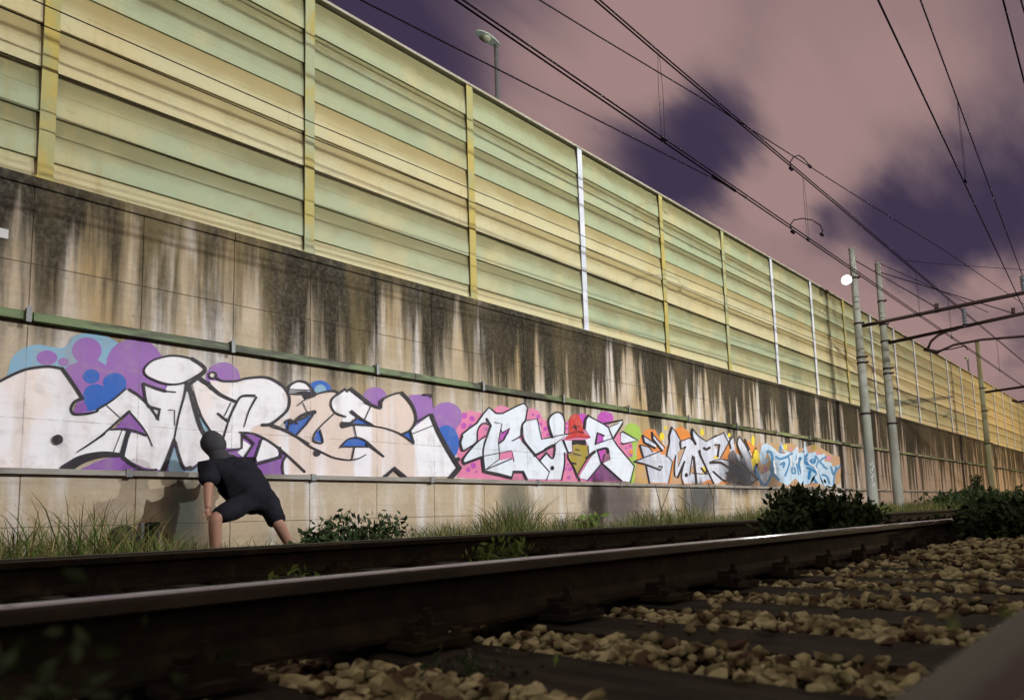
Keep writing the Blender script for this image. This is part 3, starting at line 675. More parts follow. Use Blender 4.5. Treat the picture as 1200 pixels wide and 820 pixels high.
def region(name, pts, mat, smo=False, label=None):
    LAY[0] += 1; off = .0030+.00022*LAY[0]
    if smo: pts = smooth(pts)
    vs = [onwall(x, min(y, 553.4+.0185*x), off) for x, y in pts]
    tri = tessellate_polygon([[Vector((y, z, 0)) for _, y, z in vs]])
    me = bpy.data.meshes.new(name); me.from_pydata(vs, [], [tuple(q) for q in tri]); me.materials.append(PM[mat]); me.update()
    for pgn in me.polygons:
        if pgn.normal.x < 0: pgn.flip()
    o = link(name, me, GW)
    if label: o['label'] = label
    return o
class Strokes:
    def __init__(s): s.m = MB()
    def __call__(s, pts, w, closed=False, smo=True):
        LAY[0] += 1; off = .0030+.00022*LAY[0]
        if smo and len(pts) > 2: pts = smooth(pts, closed, 5)
        n = len(pts); L_ = []; R2 = []
        ws = w if isinstance(w, (tuple, list)) else (w, w)
        for i in range(n):
            a = pts[(i-1) % n] if closed else pts[max(i-1, 0)]; c = pts[(i+1) % n] if closed else pts[min(i+1, n-1)]
            dx, dy = c[0]-a[0], c[1]-a[1]; d = math.hypot(dx, dy) or 1; hw = (ws[0]+(ws[1]-ws[0])*i/max(1, n-1))/2
            x, y = pts[i]; cl_ = lambda yy: min(yy, 553.4+.0185*x)
            L_.append(onwall(x-dy/d*hw, cl_(y+dx/d*hw), off)); R2.append(onwall(x+dy/d*hw, cl_(y-dx/d*hw), off))
        b = len(s.m.v); s.m.v += L_+R2; k = n if closed else n-1
        for i in range(k): j = (i+1) % n; s.m.f.append((b+i, b+j, b+n+j, b+n+i)); s.m.m.append(0)
        # round ends
        for (x, y), hw in (((pts[0]), ws[0]/2), ((pts[-1]), ws[1]/2)):
            if closed: break
            vs = [onwall(x+hw*math.cos(q*PI/4), min(y+hw*math.sin(q*PI/4), 553.4+.0185*x), off-.0001) for q in range(8)]
            s.m.add(vs, [tuple(range(8))])
    def done(s, mat='black', name='outline', label=None):
        o = s.m.build(name, PM[mat], GW)
        if label: o['label'] = label
        s.m = MB()
def new_piece(label):
    global GW
    GW = link('graffiti', bpy.data.meshes.new('graffiti'), wall); GW['label'] = label; LAY[0] = 0
    return GW
def set_base(pts, mat):                                 # the piece's own mesh: its backing colour
    vs = [onwall(x, min(y, 553.4+.0185*x), .0028) for x, y in pts]; tri = tessellate_polygon([[Vector((y, z, 0)) for _, y, z in vs]])
    GW.data.from_pydata(vs, [], [tuple(q) for q in tri]); GW.data.materials.append(PM[mat]); GW.data.update()

# ---- piece 1: big white and beige letters with black outline
new_piece('huge white and beige letters with black outline on purple and blue bubbles')
set_base(smooth(P('a', (42, 330), (45, 250), (60, 190), (95, 145), (150, 117), (210, 108), (280, 120), (335, 125))+P('b', (-2, 60), (20, 25), (70, 5), (140, 0), (200, 12), (255, 38), (290, 75))+P('b', (300, 200), (150, 300), (-60, 330))), 'sky')
region('bubble', ell('a', 250, 178, 56, 39), 'violet'); region('bubble', ell('a', 340, 201, 29, 22), 'violet')
region('bubble', P('a', (350, 235), (370, 215), (400, 208), (430, 190), (520, 190), (560, 215))+P('b', (250, 200), (330, 300), (330, 420), (20, 460), (60, 370), (-20, 190)), 'violet')
region('bubble', ell('b', 105, 100, 84, 74), 'violet')
region('bubble', ell('b', 375, 180, 160, 148), 'violet')
region('bubble', P('b', (330, 200), (480, 130), (545, 130), (560, 330), (420, 440), (330, 330)), 'violet')
region('bubble', ell('b', 155, 355, 72, 66), 'blue'); region('bubble', P('b', (90, 370), (150, 320), (250, 300), (330, 300), (300, 360), (200, 440), (100, 440)), 'blue')
region('bubble', ell('b', 262, 282, 66, 56), 'blue'); region('bubble', ell('b', 130, 245, 47, 41), 'blue')
region('bubble', P('b', (30, 460), (45, 410), (90, 385), (110, 430), (70, 455)), 'purple')
region('bubble', ell('c', 315, 220, 102, 96), 'violet')
region('bubble', ell('d', 318, 165, 84, 74), 'blue'); region('bubble', ell('d', 325, 165, 42, 46), 'sky')
region('bubble', ell('d', 700, 215, 84, 78), 'violet')
region('bubble', P('e', (240, 250), (300, 190), (430, 188), (448, 240), (470, 400), (420, 480), (280, 480)), 'violet', label='light violet block behind the last letter')
region('bubble', ell('e', 545, 340, 108, 100), 'violet'); region('bubble', P('e', (450, 330), (540, 400), (620, 420), (560, 520), (460, 420)), 'violet')
region('bubble', ell('e', 545, 520, 88, 122), 'blue', label='deep blue bubble at the right end of the big letters')
region('backing', P('b', (0, 800), (140, 740), (320, 690), (330, 420), (380, 420), (470, 560), (700, 700), (770, 800)), 'purple')
region('backing', P('c', (60, 420), (-40, 600), (-60, 800), (900, 800), (760, 600), (500, 500), (300, 460)), 'purple')
region('backing', P('c', (-20, 640), (30, 640), (80, 780), (240, 720), (240, 800), (-10, 800)), 'sky'); region('backing', P('c', (160, 440), (200, 470), (250, 560), (200, 560)), 'sky')
B = 'd'
region('backing', P('d', (80, 330), (300, 300), (260, 420), (170, 480), (90, 440)), 'blue')
# letter fills
region('letter', P('d', (120, 470), (290, 300), (350, 190), (480, 260), (700, 300), (760, 500), (600, 640), (300, 560)), 'beige')
region('letter', P('a', (-8, 312), (60, 270), (130, 243), (200, 230), (270, 228), (332, 238), (365, 290), (402, 345), (436, 390), (402, 410), (378, 450), (385, 475), (410, 484), (470, 477))
       + P('b', (100, 456), (170, 430), (250, 380), (325, 317), (385, 350), (455, 415), (505, 480), (512, 500), (480, 640), (440, 575), (345, 445), (290, 490), (235, 545), (345, 545), (300, 690), (180, 690), (80, 715), (20, 750), (0, 770))+P('a', (360, 735), (300, 778), (-8, 778)), 'white')
region('letter', P('b', (345, 445), (512, 480), (512, 500), (560, 560), (610, 560), (600, 610), (530, 775), (430, 760), (330, 715), (318, 700), (350, 560), (440, 580), (400, 500)), 'white')
region('letter', P('b', (425, 285), (545, 330), (560, 300), (665, 288), (655, 350), (610, 560), (598, 620), (480, 640), (512, 490), (455, 415)), 'white')
region('letter', P('b', (430, 205), (470, 160), (540, 135), (600, 130), (680, 140), (735, 165), (765, 205), (720, 245), (640, 285), (560, 285), (480, 260), (440, 235)), 'white', True)
region('letter', P('c', (95, 290), (110, 290), (150, 430), (200, 560), (215, 600), (240, 700), (215, 720), (160, 735), (120, 755), (80, 750), (20, 600), (50, 460)), 'white')
region('letter', P('c', (125, 235), (200, 222), (215, 250), (300, 320), (395, 362), (420, 330), (500, 325), (460, 430), (440, 510), (440, 548), (425, 640), (340, 640), (300, 600), (290, 575), (245, 555), (200, 470), (165, 380)), 'white')
region('letter', P('c', (235, 232), (300, 240), (345, 238), (400, 236), (450, 222), (540, 215), (600, 225), (660, 258), (692, 290), (712, 340), (702, 400), (660, 450), (600, 497), (560, 500), (440, 548), (400, 500), (395, 365), (300, 320), (250, 275)), 'white')
region('letter', ell('c', 253, 202, 18, 15, 12), 'white')
region('letter', P('c', (440, 545), (520, 500), (600, 500), (760, 575), (900, 650), (860, 790), (800, 790), (650, 640), (560, 580)), 'beige')
region('letter', P('c', (432, 590), (490, 630), (440, 700), (400, 665), (432, 640)), 'white')
region('letter', P('c', (540, 588), (600, 600), (655, 660), (640, 690), (520, 720), (508, 700)), 'white')
region('letter', P('c', (680, 800), (680, 720), (700, 690), (760, 740), (810, 790), (860, 800)), 'beige')
region('letter', P('d', (105, 165), (115, 130), (150, 103), (190, 97), (235, 112), (268, 152), (270, 165), (105, 180)), 'white')
region('letter', P('d', (60, 180), (105, 180), (200, 185), (215, 230), (235, 310), (290, 305), (300, 320), (160, 470), (90, 440), (120, 350), (40, 400), (0, 400), (60, 330), (105, 260)), 'beige')
region('letter', P('d', (170, 262), (290, 195), (350, 172), (420, 165), (450, 182), (405, 220), (402, 270), (430, 318), (330, 410), (290, 470), (280, 500), (310, 520), (345, 515), (600, 330), (660, 250), (745, 280), (760, 215)) + P('e', (90, 235), (140, 203), (200, 182), (240, 178), (290, 230), (325, 300), (332, 370), (290, 440), (230, 460), (300, 480), (325, 520), (300, 430), (432, 330), (470, 400), (520, 500), (625, 690), (570, 752), (260, 752), (190, 690), (120, 752)) + P('d', (400, 800), (220, 730), (60, 560), (-20, 500), (0, 410), (150, 460), (170, 470), (290, 310), (240, 312)), 'beige')
region('letter', P('d', (450, 180), (500, 150), (512, 168), (532, 145), (600, 200), (665, 255), (630, 350), (690, 400), (560, 395), (470, 410), (480, 340), (430, 318), (402, 270), (405, 220)), 'white')
region('letter', P('e', (300, 430), (432, 330), (470, 400), (520, 500), (620, 690), (565, 752), (350, 752), (340, 640), (325, 520)), 'white')
# holes and colour inside
region('backing', P('b', (265, 540), (345, 450), (400, 500), (440, 580), (350, 560)), 'purple'); region('backing', P('b', (70, 775), (140, 735), (220, 705), (310, 700), (330, 740), (440, 775)), 'purple')
region('backing', P('d', (95, 440), (120, 355), (160, 380), (290, 305), (270, 350), (155, 472)), 'blue'); region('backing', P('d', (278, 500), (300, 440), (322, 430), (342, 515)), 'blue')
region('backing', P('d', (545, 375), (590, 345), (690, 400), (560, 390)), 'blue'); region('backing', P('d', (465, 545), (510, 500), (570, 485), (630, 505), (680, 545)), 'blue')
region('backing', P('e', (235, 462), (298, 435), (322, 520)), 'blue')
s = Strokes()
s(P('a', (-8, 308), (60, 272), (130, 243), (200, 229), (270, 225), (332, 236)), 3.2); s(P('a', (332, 236), (385, 310), (440, 395)), (4.5, 4.5))
s(P('a', (440, 395), (400, 412), (380, 445), (386, 472), (410, 480), (470, 476), (520, 462))+P('b', (170, 430), (250, 380), (325, 317)), (3.8, 2)); s(P('b', (345, 320), (400, 355), (460, 415), (510, 490)), (3.5, 2.4))
s(P('b', (212, 405), (295, 480)), 1); s(P('b', (50, 672), (180, 585), (290, 490), (345, 445)), (1, 4)); s(P('b', (345, 445), (410, 520), (450, 580), (475, 638)), (2.6, 1.4))
s(P('b', (235, 545), (340, 545), (440, 578)), (2, 3)); s(P('b', (305, 548), (255, 675)), .9); s(P('b', (345, 555), (322, 620), (305, 695)), (5, 5)); s(P('b', (330, 552), (290, 690)), .8)
s(P('b', (-20, 775), (60, 722), (140, 695), (220, 684), (310, 690)), (13, 4)); s(P('b', (310, 705), (380, 755), (440, 778), (500, 770)), (5, 2))
s(P('b', (430, 205), (470, 160), (540, 135), (600, 128), (680, 140), (735, 165), (768, 205), (720, 245), (640, 285), (560, 288), (480, 262), (440, 238)), 2.2, True)
s(P('b', (700, 145), (760, 185), (772, 215), (730, 255), (690, 285)), (4, 4.5)); s(P('b', (425, 285), (490, 310), (548, 328)), (2.5, 3.5)); s(P('b', (548, 328), (606, 334)), 1.4); s(P('b', (425, 285), (440, 380), (455, 415)), (3, 2.5))
s(P('b', (455, 415), (518, 432), (505, 480)), (3, 4), smo=False); s(P('b', (570, 435), (602, 436), (602, 520)), 1.1, smo=False); s(P('b', (668, 290), (655, 360), (625, 470), (600, 600)), (2.8, 1.8)); s(P('b', (600, 600), (575, 680), (535, 785)), (3, 7))
s(P('c', (100, 255), (95, 290)), 5); s(P('c', (30, 600), (50, 680), (80, 755), (120, 755)), (2.5, 4)); s(P('c', (80, 760), (130, 765), (170, 735), (240, 712)), (2.5, 3)); s(P('c', (112, 265), (145, 400), (175, 500), (205, 560)), (4.5, 4.6)); s(P('c', (130, 300), (175, 430), (250, 550)), (2.5, 2))
s(P('c', (180, 225), (230, 260), (300, 318), (395, 362)), (5, 3)); s(ell('c', 253, 202, 22, 18, 12), 2, True); s(P('c', (265, 205), (300, 233), (345, 238), (400, 236), (450, 222), (540, 213), (600, 222), (660, 256), (695, 290), (714, 345), (704, 405), (660, 452), (600, 495), (550, 500)), (2.2, 3.6))
s(P('c', (225, 250), (245, 280)), 4); s(P('c', (325, 445), (362, 368)), 1.2); s(P('c', (282, 430), (320, 460), (350, 475)), (1.5, 3)); s(P('c', (345, 480), (285, 432)), 2.4); s(P('c', (350, 468), (385, 390), (425, 330), (505, 325)), (2.6, 2.8)); s(P('c', (515, 335), (470, 420), (442, 512)), (2.6, 1))
s(P('c', (350, 470), (320, 570), (305, 620)), (2, 2.6)); s(P('c', (415, 543), (500, 552), (580, 590), (650, 640), (720, 700), (805, 780)), (1.6, 2.8)); s(P('c', (600, 500), (680, 530), (760, 572), (830, 612)), (3.6, 2)); s(P('c', (430, 550), (428, 640), (345, 655)), (2.5, 2.2), smo=False)
s(P('c', (440, 560), (500, 610), (440, 702)), (3.2, 3.2), smo=False); s(P('c', (545, 590), (508, 700), (520, 735), (665, 690), (655, 640)), (2.6, 4), smo=False); s(P('c', (690, 690), (672, 740), (680, 800)), 2)
s(P('c', (690, 480), (715, 470), (740, 480), (820, 450)), (3, 2.4)); s(P('c', (700, 300), (820, 300)), 1)
s(P('d', (105, 165), (115, 130), (150, 103), (190, 95), (235, 110), (268, 150), (290, 190)), 2.5); s(P('d', (105, 152), (272, 158)), 1); s(P('d', (105, 183), (200, 182), (225, 175)), (1.5, 4)); s(P('d', (168, 264), (230, 215), (290, 190), (350, 170), (420, 163), (450, 180)), (1.2, 2.8)); s(P('d', (225, 195), (280, 185)), 7)
s(P('d', (205, 245), (238, 312)), 1); s(P('d', (130, 385), (200, 330), (285, 308)), (2.5, 5)); s(P('d', (280, 315), (230, 390), (155, 472), (98, 440), (120, 355), (165, 385)), 2.4, smo=False)
s(P('d', (0, 408), (80, 432), (170, 480), (250, 540), (330, 580), (420, 620), (520, 636), (590, 625), (638, 600)), (2.6, 1.2)); s(ell('d', 303, 587, 12, 12, 12), 4.2, True); s(P('d', (430, 310), (380, 355), (325, 408), (290, 450), (276, 495), (290, 512), (342, 516), (322, 430)), (1.6, 2))
s(P('d', (450, 180), (405, 220), (400, 268), (430, 312), (500, 340)), (2.6, 1.6)); s(P('d', (440, 190), (495, 150), (512, 166), (530, 143), (600, 205), (665, 255), (735, 278), (740, 240), (760, 215)), (2.8, 3.2), smo=False); s(P('d', (535, 150), (600, 200), (665, 252)), 4)
s(P('d', (540, 305), (600, 350), (690, 400)), (4, 2)); s(P('d', (690, 400), (560, 392), (475, 412), (468, 380), (530, 385), (590, 340)), (2, 3), smo=False); s(P('d', (475, 395), (540, 388)), 4.5); s(P('d', (672, 268), (630, 358)), 1.1); s(P('d', (556, 398), (572, 480)), 1.4)
s(P('d', (462, 550), (510, 498), (570, 482), (630, 500), (690, 550), (760, 612)), (2, 1.6)); s(P('d', (470, 545), (680, 545)), 1.4); s(P('d', (560, 545), (542, 632)), 1.8)
s(P('e', (-10, 240), (95, 280), (92, 235), (140, 203), (200, 180), (240, 175)), (2.8, 2)); s(P('e', (240, 175), (295, 235), (330, 305), (335, 370), (300, 430), (235, 462)), (3.8, 2.4)); s(P('e', (0, 400), (60, 405), (150, 425), (240, 462), (322, 522)), (1, 1.8)); s(P('e', (298, 435), (322, 520)), 2.5)
s(P('e', (0, 525), (50, 560), (118, 612)), (3, 1.5)); s(P('e', (335, 380), (432, 325)), 2.6); s(P('e', (445, 330), (490, 440), (560, 570), (635, 690)), (4.2, 5)); s(P('e', (635, 690), (580, 755)), 6); s(P('e', (300, 462), (455, 400)), 1.1); s(P('e', (600, 640), (628, 632)), 5)
s(P('e', (120, 755), (190, 692), (262, 755)), 4.5, smo=False); s(P('e', (385, 188), (440, 190), (442, 205)), 2)
s(ell('a', 309, 614, 14, 12, 14), 6.4, True); s(P('a', (412, 682), (480, 640), (560, 585)), (1, 1.6))
s.done()
region('bubble', ell('a', 309, 614, 20, 16, 14), 'black', label='black dot inside the first white letter')

# ---- piece 2: cool white letters on pink dotted bubbles
new_piece('cool white letters with thin black outline on pink dotted bubbles around a red hat')
set_base(P('p', (40, 740), (50, 600), (10, 330), (20, 240), (70, 180), (160, 155), (250, 175), (330, 210), (370, 135), (420, 108), (490, 130), (560, 200), (640, 150), (700, 130), (760, 165), (800, 240), (830, 240), (850, 300))+P('q', (20, 190), (180, 240), (190, 200), (240, 190), (350, 130), (390, 200), (560, 220), (700, 300), (850, 420), (850, 600), (800, 780), (-10, 780)), 'pink')
region('bubble', ell('q', 570, 165, 78, 68), 'magenta'); region('bubble', ell('q', 350, 165, 45, 50), 'magenta'); region('bubble', P('q', (740, 300), (760, 230), (820, 205), (890, 240), (920, 320), (870, 420), (850, 560), (880, 800), (800, 790), (840, 620), (830, 420)), 'lime', label='lime green bubble at the right end')
region('backing', P('q', (400, 760), (520, 600), (560, 600), (730, 760)), 'magenta')
dots = [('p', 105, 200, 26), ('p', 172, 226, 24), ('p', 100, 288, 26), ('p', 162, 292, 22), ('p', 48, 280, 9), ('p', 185, 635, 24), ('p', 140, 672, 20), ('p', 210, 690, 10), ('p', 752, 208, 18), ('p', 706, 192, 12), ('p', 772, 275, 16), ('p', 814, 315, 18), ('p', 835, 365, 12), ('p', 297, 318, 18), ('p', 252, 338, 10), ('p', 460, 535, 16), ('p', 490, 540, 10),
        ('p', 780, 350, 10), ('q', 232, 650, 20), ('q', 190, 650, 14), ('q', 222, 730, 18), ('q', 290, 720, 9), ('q', 210, 610, 10), ('q', 540, 160, 12), ('q', 570, 190, 9), ('q', 590, 150, 9), ('q', 530, 350, 14), ('q', 500, 380, 8), ('q', 540, 510, 10), ('q', 810, 430, 12), ('q', 770, 450, 10), ('q', 820, 520, 12), ('q', 790, 560, 8), ('q', 200, 210, 10), ('q', 200, 260, 10), ('q', 500, 680, 12), ('q', 560, 700, 12)]
for k, a, b_, rr in dots: region('dot', ell(k, a, b_, rr, rr*1.05, 12), 'magenta')
region('dot', ell('q', 820, 484, 20, 20, 12), 'orange')
W = 'icewhite'
region('letter', P('p', (90, 500), (75, 430), (90, 370), (150, 320), (220, 270), (270, 190), (322, 130), (390, 180), (440, 180), (560, 120), (625, 95), (658, 125), (640, 235), (612, 350), (610, 420), (850, 690), (825, 755), (650, 755), (620, 690), (530, 690), (520, 740), (400, 705), (285, 680), (262, 560), (180, 590), (100, 620), (105, 580), (190, 450), (270, 380), (310, 300), (300, 250), (250, 270), (220, 330), (210, 420), (150, 480)), W)
region('letter', P('p', (610, 280), (640, 245), (745, 228), (775, 320), (782, 405), (895, 385), (895, 450), (720, 540), (640, 450)), W); region('letter', P('p', (770, 590), (830, 530), (895, 580), (895, 755), (830, 755), (850, 690)), W)
region('letter', P('q', (30, 230), (25, 180), (55, 130), (110, 108), (155, 130), (180, 200), (175, 320), (220, 320), (120, 390), (-10, 440), (-10, 360), (60, 350)), W, False); region('letter', P('q', (90, 400), (160, 375), (210, 380), (245, 380), (250, 490), (215, 492), (175, 500), (178, 600), (150, 750), (0, 750), (-10, 480), (70, 550), (95, 470)), W)
region('letter', P('q', (370, 260), (385, 170), (405, 135), (550, 215), (600, 250), (740, 178), (735, 210), (650, 355), (690, 430), (850, 620), (810, 775), (730, 765), (540, 600), (620, 560), (600, 450), (490, 470), (500, 500), (530, 600), (400, 755), (320, 735), (330, 700), (470, 480), (410, 500), (410, 440), (375, 370), (430, 350)), W)
region('letter', P('q', (720, 300), (735, 290), (885, 375), (740, 410), (720, 390)), W)
region('backing', P('p', (215, 420), (222, 330), (270, 270), (335, 285), (310, 380), (280, 400)), 'pink'); region('backing', P('p', (412, 440), (410, 350), (440, 345), (500, 310), (495, 350), (450, 410)), 'magenta'); region('backing', P('p', (412, 530), (500, 505), (530, 520), (545, 605), (520, 570), (412, 590)), 'pink')
region('backing', P('p', (585, 400), (608, 370), (640, 450), (610, 430)), 'pink'); region('backing', P('q', (475, 410), (495, 305), (550, 330), (550, 385)), 'magenta'); region('backing', P('q', (500, 475), (575, 455), (560, 500), (535, 590)), 'magenta')
region('dot', ell('p', 297, 318, 16, 16, 12), 'magenta')
# small painted face under a red hat
region('face', P('q', (250, 370), (380, 370), (385, 420), (250, 420)), 'black', label='black hair of the painted face'); region('face', P('q', (255, 420), (300, 412), (405, 430), (405, 500), (390, 560), (300, 715), (255, 610), (212, 540), (215, 505), (260, 495)), 'olive', label='olive yellow painted face')
region('hat', P('q', (188, 365), (220, 310), (222, 180), (245, 135), (275, 122), (310, 130), (345, 200), (362, 300), (430, 350), (300, 345)), 'red', label='red painted hat')
s = Strokes()
s(P('p', (90, 505), (70, 430), (88, 360), (150, 310), (215, 265), (270, 185), (322, 128), (385, 180), (440, 180), (560, 118), (625, 92), (660, 128), (640, 240)), (2.2, 1.8), smo=False); s(P('p', (90, 380), (72, 440), (92, 505), (160, 470), (215, 425), (222, 330), (265, 268), (335, 285)), (2.4, 1.5)); s(P('p', (335, 290), (305, 375), (270, 510), (285, 680)), (3, 1.6)); s(P('p', (300, 230), (335, 285)), 3)
s(P('p', (105, 615), (95, 575), (200, 450), (290, 375)), (3, 1.4)); s(P('p', (105, 620), (262, 560)), 3); s(P('p', (262, 555), (520, 505), (540, 600)), 1, smo=False); s(P('p', (265, 570), (275, 685), (400, 712), (520, 742), (535, 690), (620, 690), (650, 755)), (4, 3), smo=False)
s(P('p', (285, 675), (410, 580), (412, 520), (405, 420), (435, 270), (370, 258)), 1, smo=False); s(P('p', (300, 668), (520, 575)), 1.4); s(P('p', (408, 442), (450, 410), (500, 310), (440, 350), (425, 330)), 2.2, smo=False); s(P('p', (525, 420), (605, 370), (612, 300)), (1.4, 2.4)); s(P('p', (640, 245), (610, 290), (615, 400), (720, 540)), (2.2, 3))
s(P('p', (610, 420), (850, 690), (825, 760)), 1.2, smo=False); s(P('p', (632, 245), (745, 228), (782, 405), (895, 385)), 1.2, smo=False); s(P('p', (720, 550), (895, 455)), 2.8); s(P('p', (765, 590), (820, 530)), 2.2)
s(P('q', (60, 345), (28, 240), (25, 180), (55, 130), (110, 105), (158, 130), (180, 200), (178, 310)), (2.8, 1.2)); s(P('q', (-10, 355), (215, 310), (100, 400), (-10, 460)), 1.2, smo=False); s(P('q', (-10, 460), (75, 420), (80, 500), (60, 550), (0, 490)), (2.4, 1.6)); s(P('q', (165, 375), (210, 490), (245, 490)), (2.6, 1.2), smo=False); s(P('q', (178, 495), (178, 600), (150, 755)), 1.6); s(ell('q', 60, 640, 8, 12, 10), 2.4, True)
s(P('q', (212, 500), (215, 545), (260, 620), (300, 715), (325, 760)), (1.2, 2.2)); s(P('q', (300, 712), (390, 560), (470, 482)), 1.4); s(P('q', (392, 545), (465, 485)), 3.6); s(P('q', (405, 430), (408, 500)), 1.2); s(P('q', (250, 590), (285, 600)), 1.8); s(P('q', (260, 500), (335, 520)), 1); s(P('q', (285, 460), (320, 468)), 1)
s(P('q', (370, 262), (378, 180), (405, 135)), 2.8, smo=False); s(P('q', (405, 137), (550, 215), (600, 250), (640, 350)), 1.3, smo=False); s(P('q', (555, 215), (740, 178), (735, 215), (648, 355)), 2, smo=False); s(P('q', (600, 248), (700, 210)), 1); s(P('q', (475, 412), (495, 300), (555, 330)), 2, smo=False); s(P('q', (478, 412), (560, 380), (640, 355), (690, 430), (850, 620), (810, 775)), 1.2, smo=False)
s(P('q', (490, 470), (580, 450), (600, 490)), (2.4, 2.8)); s(P('q', (495, 475), (530, 600), (400, 758)), 1.4, smo=False); s(P('q', (562, 510), (540, 595), (730, 765)), 1.6, smo=False); s(P('q', (720, 305), (735, 288), (885, 375), (740, 408), (728, 400)), 1.4, smo=False); s(P('q', (245, 250), (330, 240)), .9); s(P('q', (222, 310), (300, 290), (362, 300)), .9); s(P('q', (275, 230), (290, 270)), 1.6)
s.done()

# ---- piece 3: silver letters on orange and yellow
new_piece('silver wildstyle letters with black shadow on orange and yellow paint')
set_base(P('s', (20, 730), (50, 520), (70, 300), (110, 200), (150, 140), (200, 118), (270, 130), (330, 250), (390, 330), (430, 250), (480, 130), (560, 90), (640, 140), (720, 300))+P('t', (200, 240), (400, 200), (500, 300), (560, 250), (640, 250), (740, 330), (760, 480), (740, 640), (700, 740), (0, 745)), 'orange')
for k, a, b_, rx, ry in (('s', 345, 205, 28, 45), ('s', 388, 108, 18, 26), ('s', 800, 155, 22, 42), ('t', 738, 440, 40, 75), ('t', 510, 300, 14, 50), ('t', 430, 190, 16, 26), ('s', 100, 600, 30, 60), ('s', 110, 690, 30, 30), ('t', 700, 250, 20, 60), ('t', 700, 520, 25, 70)): region('dab', ell(k, a, b_, rx, ry, 14), 'yellow' if (a+b_) % 3 else 'ochre')
region('backing', P('s', (440, 740), (480, 520), (560, 560), (580, 740)), 'tanbrown'); region('backing', P('s', (0, 400), (60, 420), (70, 560), (20, 740), (-60, 740), (-60, 500)), 'lime'); region('backing', P('s', (50, 530), (150, 530), (200, 735), (30, 735)), 'ochre')
S_ = 'silver'
region('letter', P('s', (105, 305), (200, 330), (240, 380), (325, 375), (335, 410), (400, 415), (465, 490), (420, 730), (205, 725), (180, 600), (150, 520), (50, 480), (130, 440)), S_)
region('letter', P('s', (135, 195), (290, 300), (275, 325), (150, 270)), S_); region('letter', P('s', (235, 180), (370, 330), (360, 360), (300, 310), (240, 230)), S_)
region('letter', P('s', (400, 415), (440, 250), (440, 180), (460, 110), (500, 150), (560, 260), (660, 225), (725, 290), (700, 200), (690, 125), (760, 200), (850, 260), (960, 190), (1060, 160), (1110, 240), (1000, 480), (960, 620), (1010, 720), (960, 740), (880, 690), (780, 735), (600, 735), (560, 640), (600, 500), (520, 665), (485, 640), (500, 420), (465, 490)), S_)
region('letter', P('t', (20, 130), (175, 260), (370, 160), (420, 270), (400, 300), (330, 440), (350, 460), (420, 480), (440, 400), (430, 280), (475, 210), (500, 380), (560, 430), (525, 290), (545, 205), (600, 290), (670, 430), (700, 590), (755, 690), (650, 745), (480, 740), (400, 680), (300, 740), (230, 690), (120, 380)), S_)
region('letter', P('t', (605, 255), (660, 340), (690, 440), (660, 420), (620, 320)), S_)
for q in (('s', (500, 420), (525, 400), (520, 540), (600, 330), (560, 340)), ('s', (660, 620), (690, 520), (720, 620)), ('s', (575, 730), (560, 640), (545, 700)), ('t', (320, 300), (270, 330), (310, 350))): region('backing', P(q[0], *q[1:]), 'tanbrown')
region('dab', P('s', (790, 560), (825, 545), (850, 620), (800, 622)), 'yellow'); region('dab', P('t', (255, 425), (300, 420), (310, 455), (260, 455)), 'yellow'); region('dab', P('t', (390, 350), (420, 300), (435, 350)), 'orange'); region('dab', P('t', (355, 440), (375, 380), (395, 450)), 'orange')
region('smear', P('t', (420, 420), (480, 360), (540, 480), (640, 560), (700, 700), (560, 745), (400, 700), (430, 560)), 'grey', True, label='dark grey smear over the last silver letter')
region('letter', P('t', (520, 500), (600, 560), (690, 620), (750, 690), (650, 735), (600, 640)), S_)
s = Strokes()
s(P('s', (95, 310), (130, 430)), 2.6); s(P('s', (105, 300), (200, 325), (240, 380)), 1.2, smo=False); s(P('s', (325, 372), (45, 482)), 1.4); s(P('s', (30, 490), (150, 518), (330, 585), (350, 545), (310, 545)), (2.4, 2), smo=False); s(P('s', (165, 530), (185, 640), (205, 735)), 2.2)
s(P('s', (125, 195), (145, 275), (265, 335)), 2.6, smo=False); s(P('s', (135, 193), (290, 300)), 1); s(P('s', (232, 160), (240, 235), (345, 365)), 2.6, smo=False); s(P('s', (240, 175), (375, 330)), 1.1)
s(P('s', (395, 430), (430, 270), (425, 200), (455, 105)), (1.8, 2.8), smo=False); s(P('s', (460, 108), (500, 150), (560, 260)), 1.1); s(P('s', (548, 262), (660, 222), (730, 290)), 1.3, smo=False); s(P('s', (550, 270), (560, 345), (610, 325)), 2.4, smo=False); s(P('s', (500, 420), (485, 560), (490, 650), (520, 675), (600, 490)), (1.6, 2.4), smo=False); s(P('s', (400, 415), (465, 490), (420, 730)), 1, smo=False)
s(P('s', (610, 330), (530, 540)), 1); s(P('s', (600, 490), (565, 640), (580, 735)), 1.6); s(P('s', (685, 125), (685, 200), (725, 290)), 3); s(P('s', (692, 120), (760, 200), (850, 260), (960, 188)), 1.3, smo=False); s(P('s', (690, 420), (660, 640)), 1.2); s(P('s', (705, 440), (735, 735)), 2.8); s(P('s', (770, 370), (790, 440), (930, 735)), (3.2, 1.6)); s(P('s', (790, 560), (840, 620), (850, 560)), 2); s(P('s', (690, 620), (870, 630)), 1); s(ell('s', 622, 640, 8, 14, 10), 2, True); s(P('s', (820, 335), (850, 350), (885, 330)), 2.8)
s(P('t', (370, 158), (425, 275), (330, 450)), 1.2, smo=False); s(P('t', (205, 240), (370, 160)), 1.4); s(P('t', (320, 300), (300, 430)), 2.4); s(P('t', (270, 300), (320, 298)), 2); s(P('t', (220, 500), (330, 500), (420, 555)), (3.4, 2.4)); s(P('t', (240, 480), (340, 460), (430, 480)), 1); s(P('t', (250, 600), (340, 680), (390, 710)), 2); s(P('t', (475, 205), (435, 260), (450, 340)), 1.8)
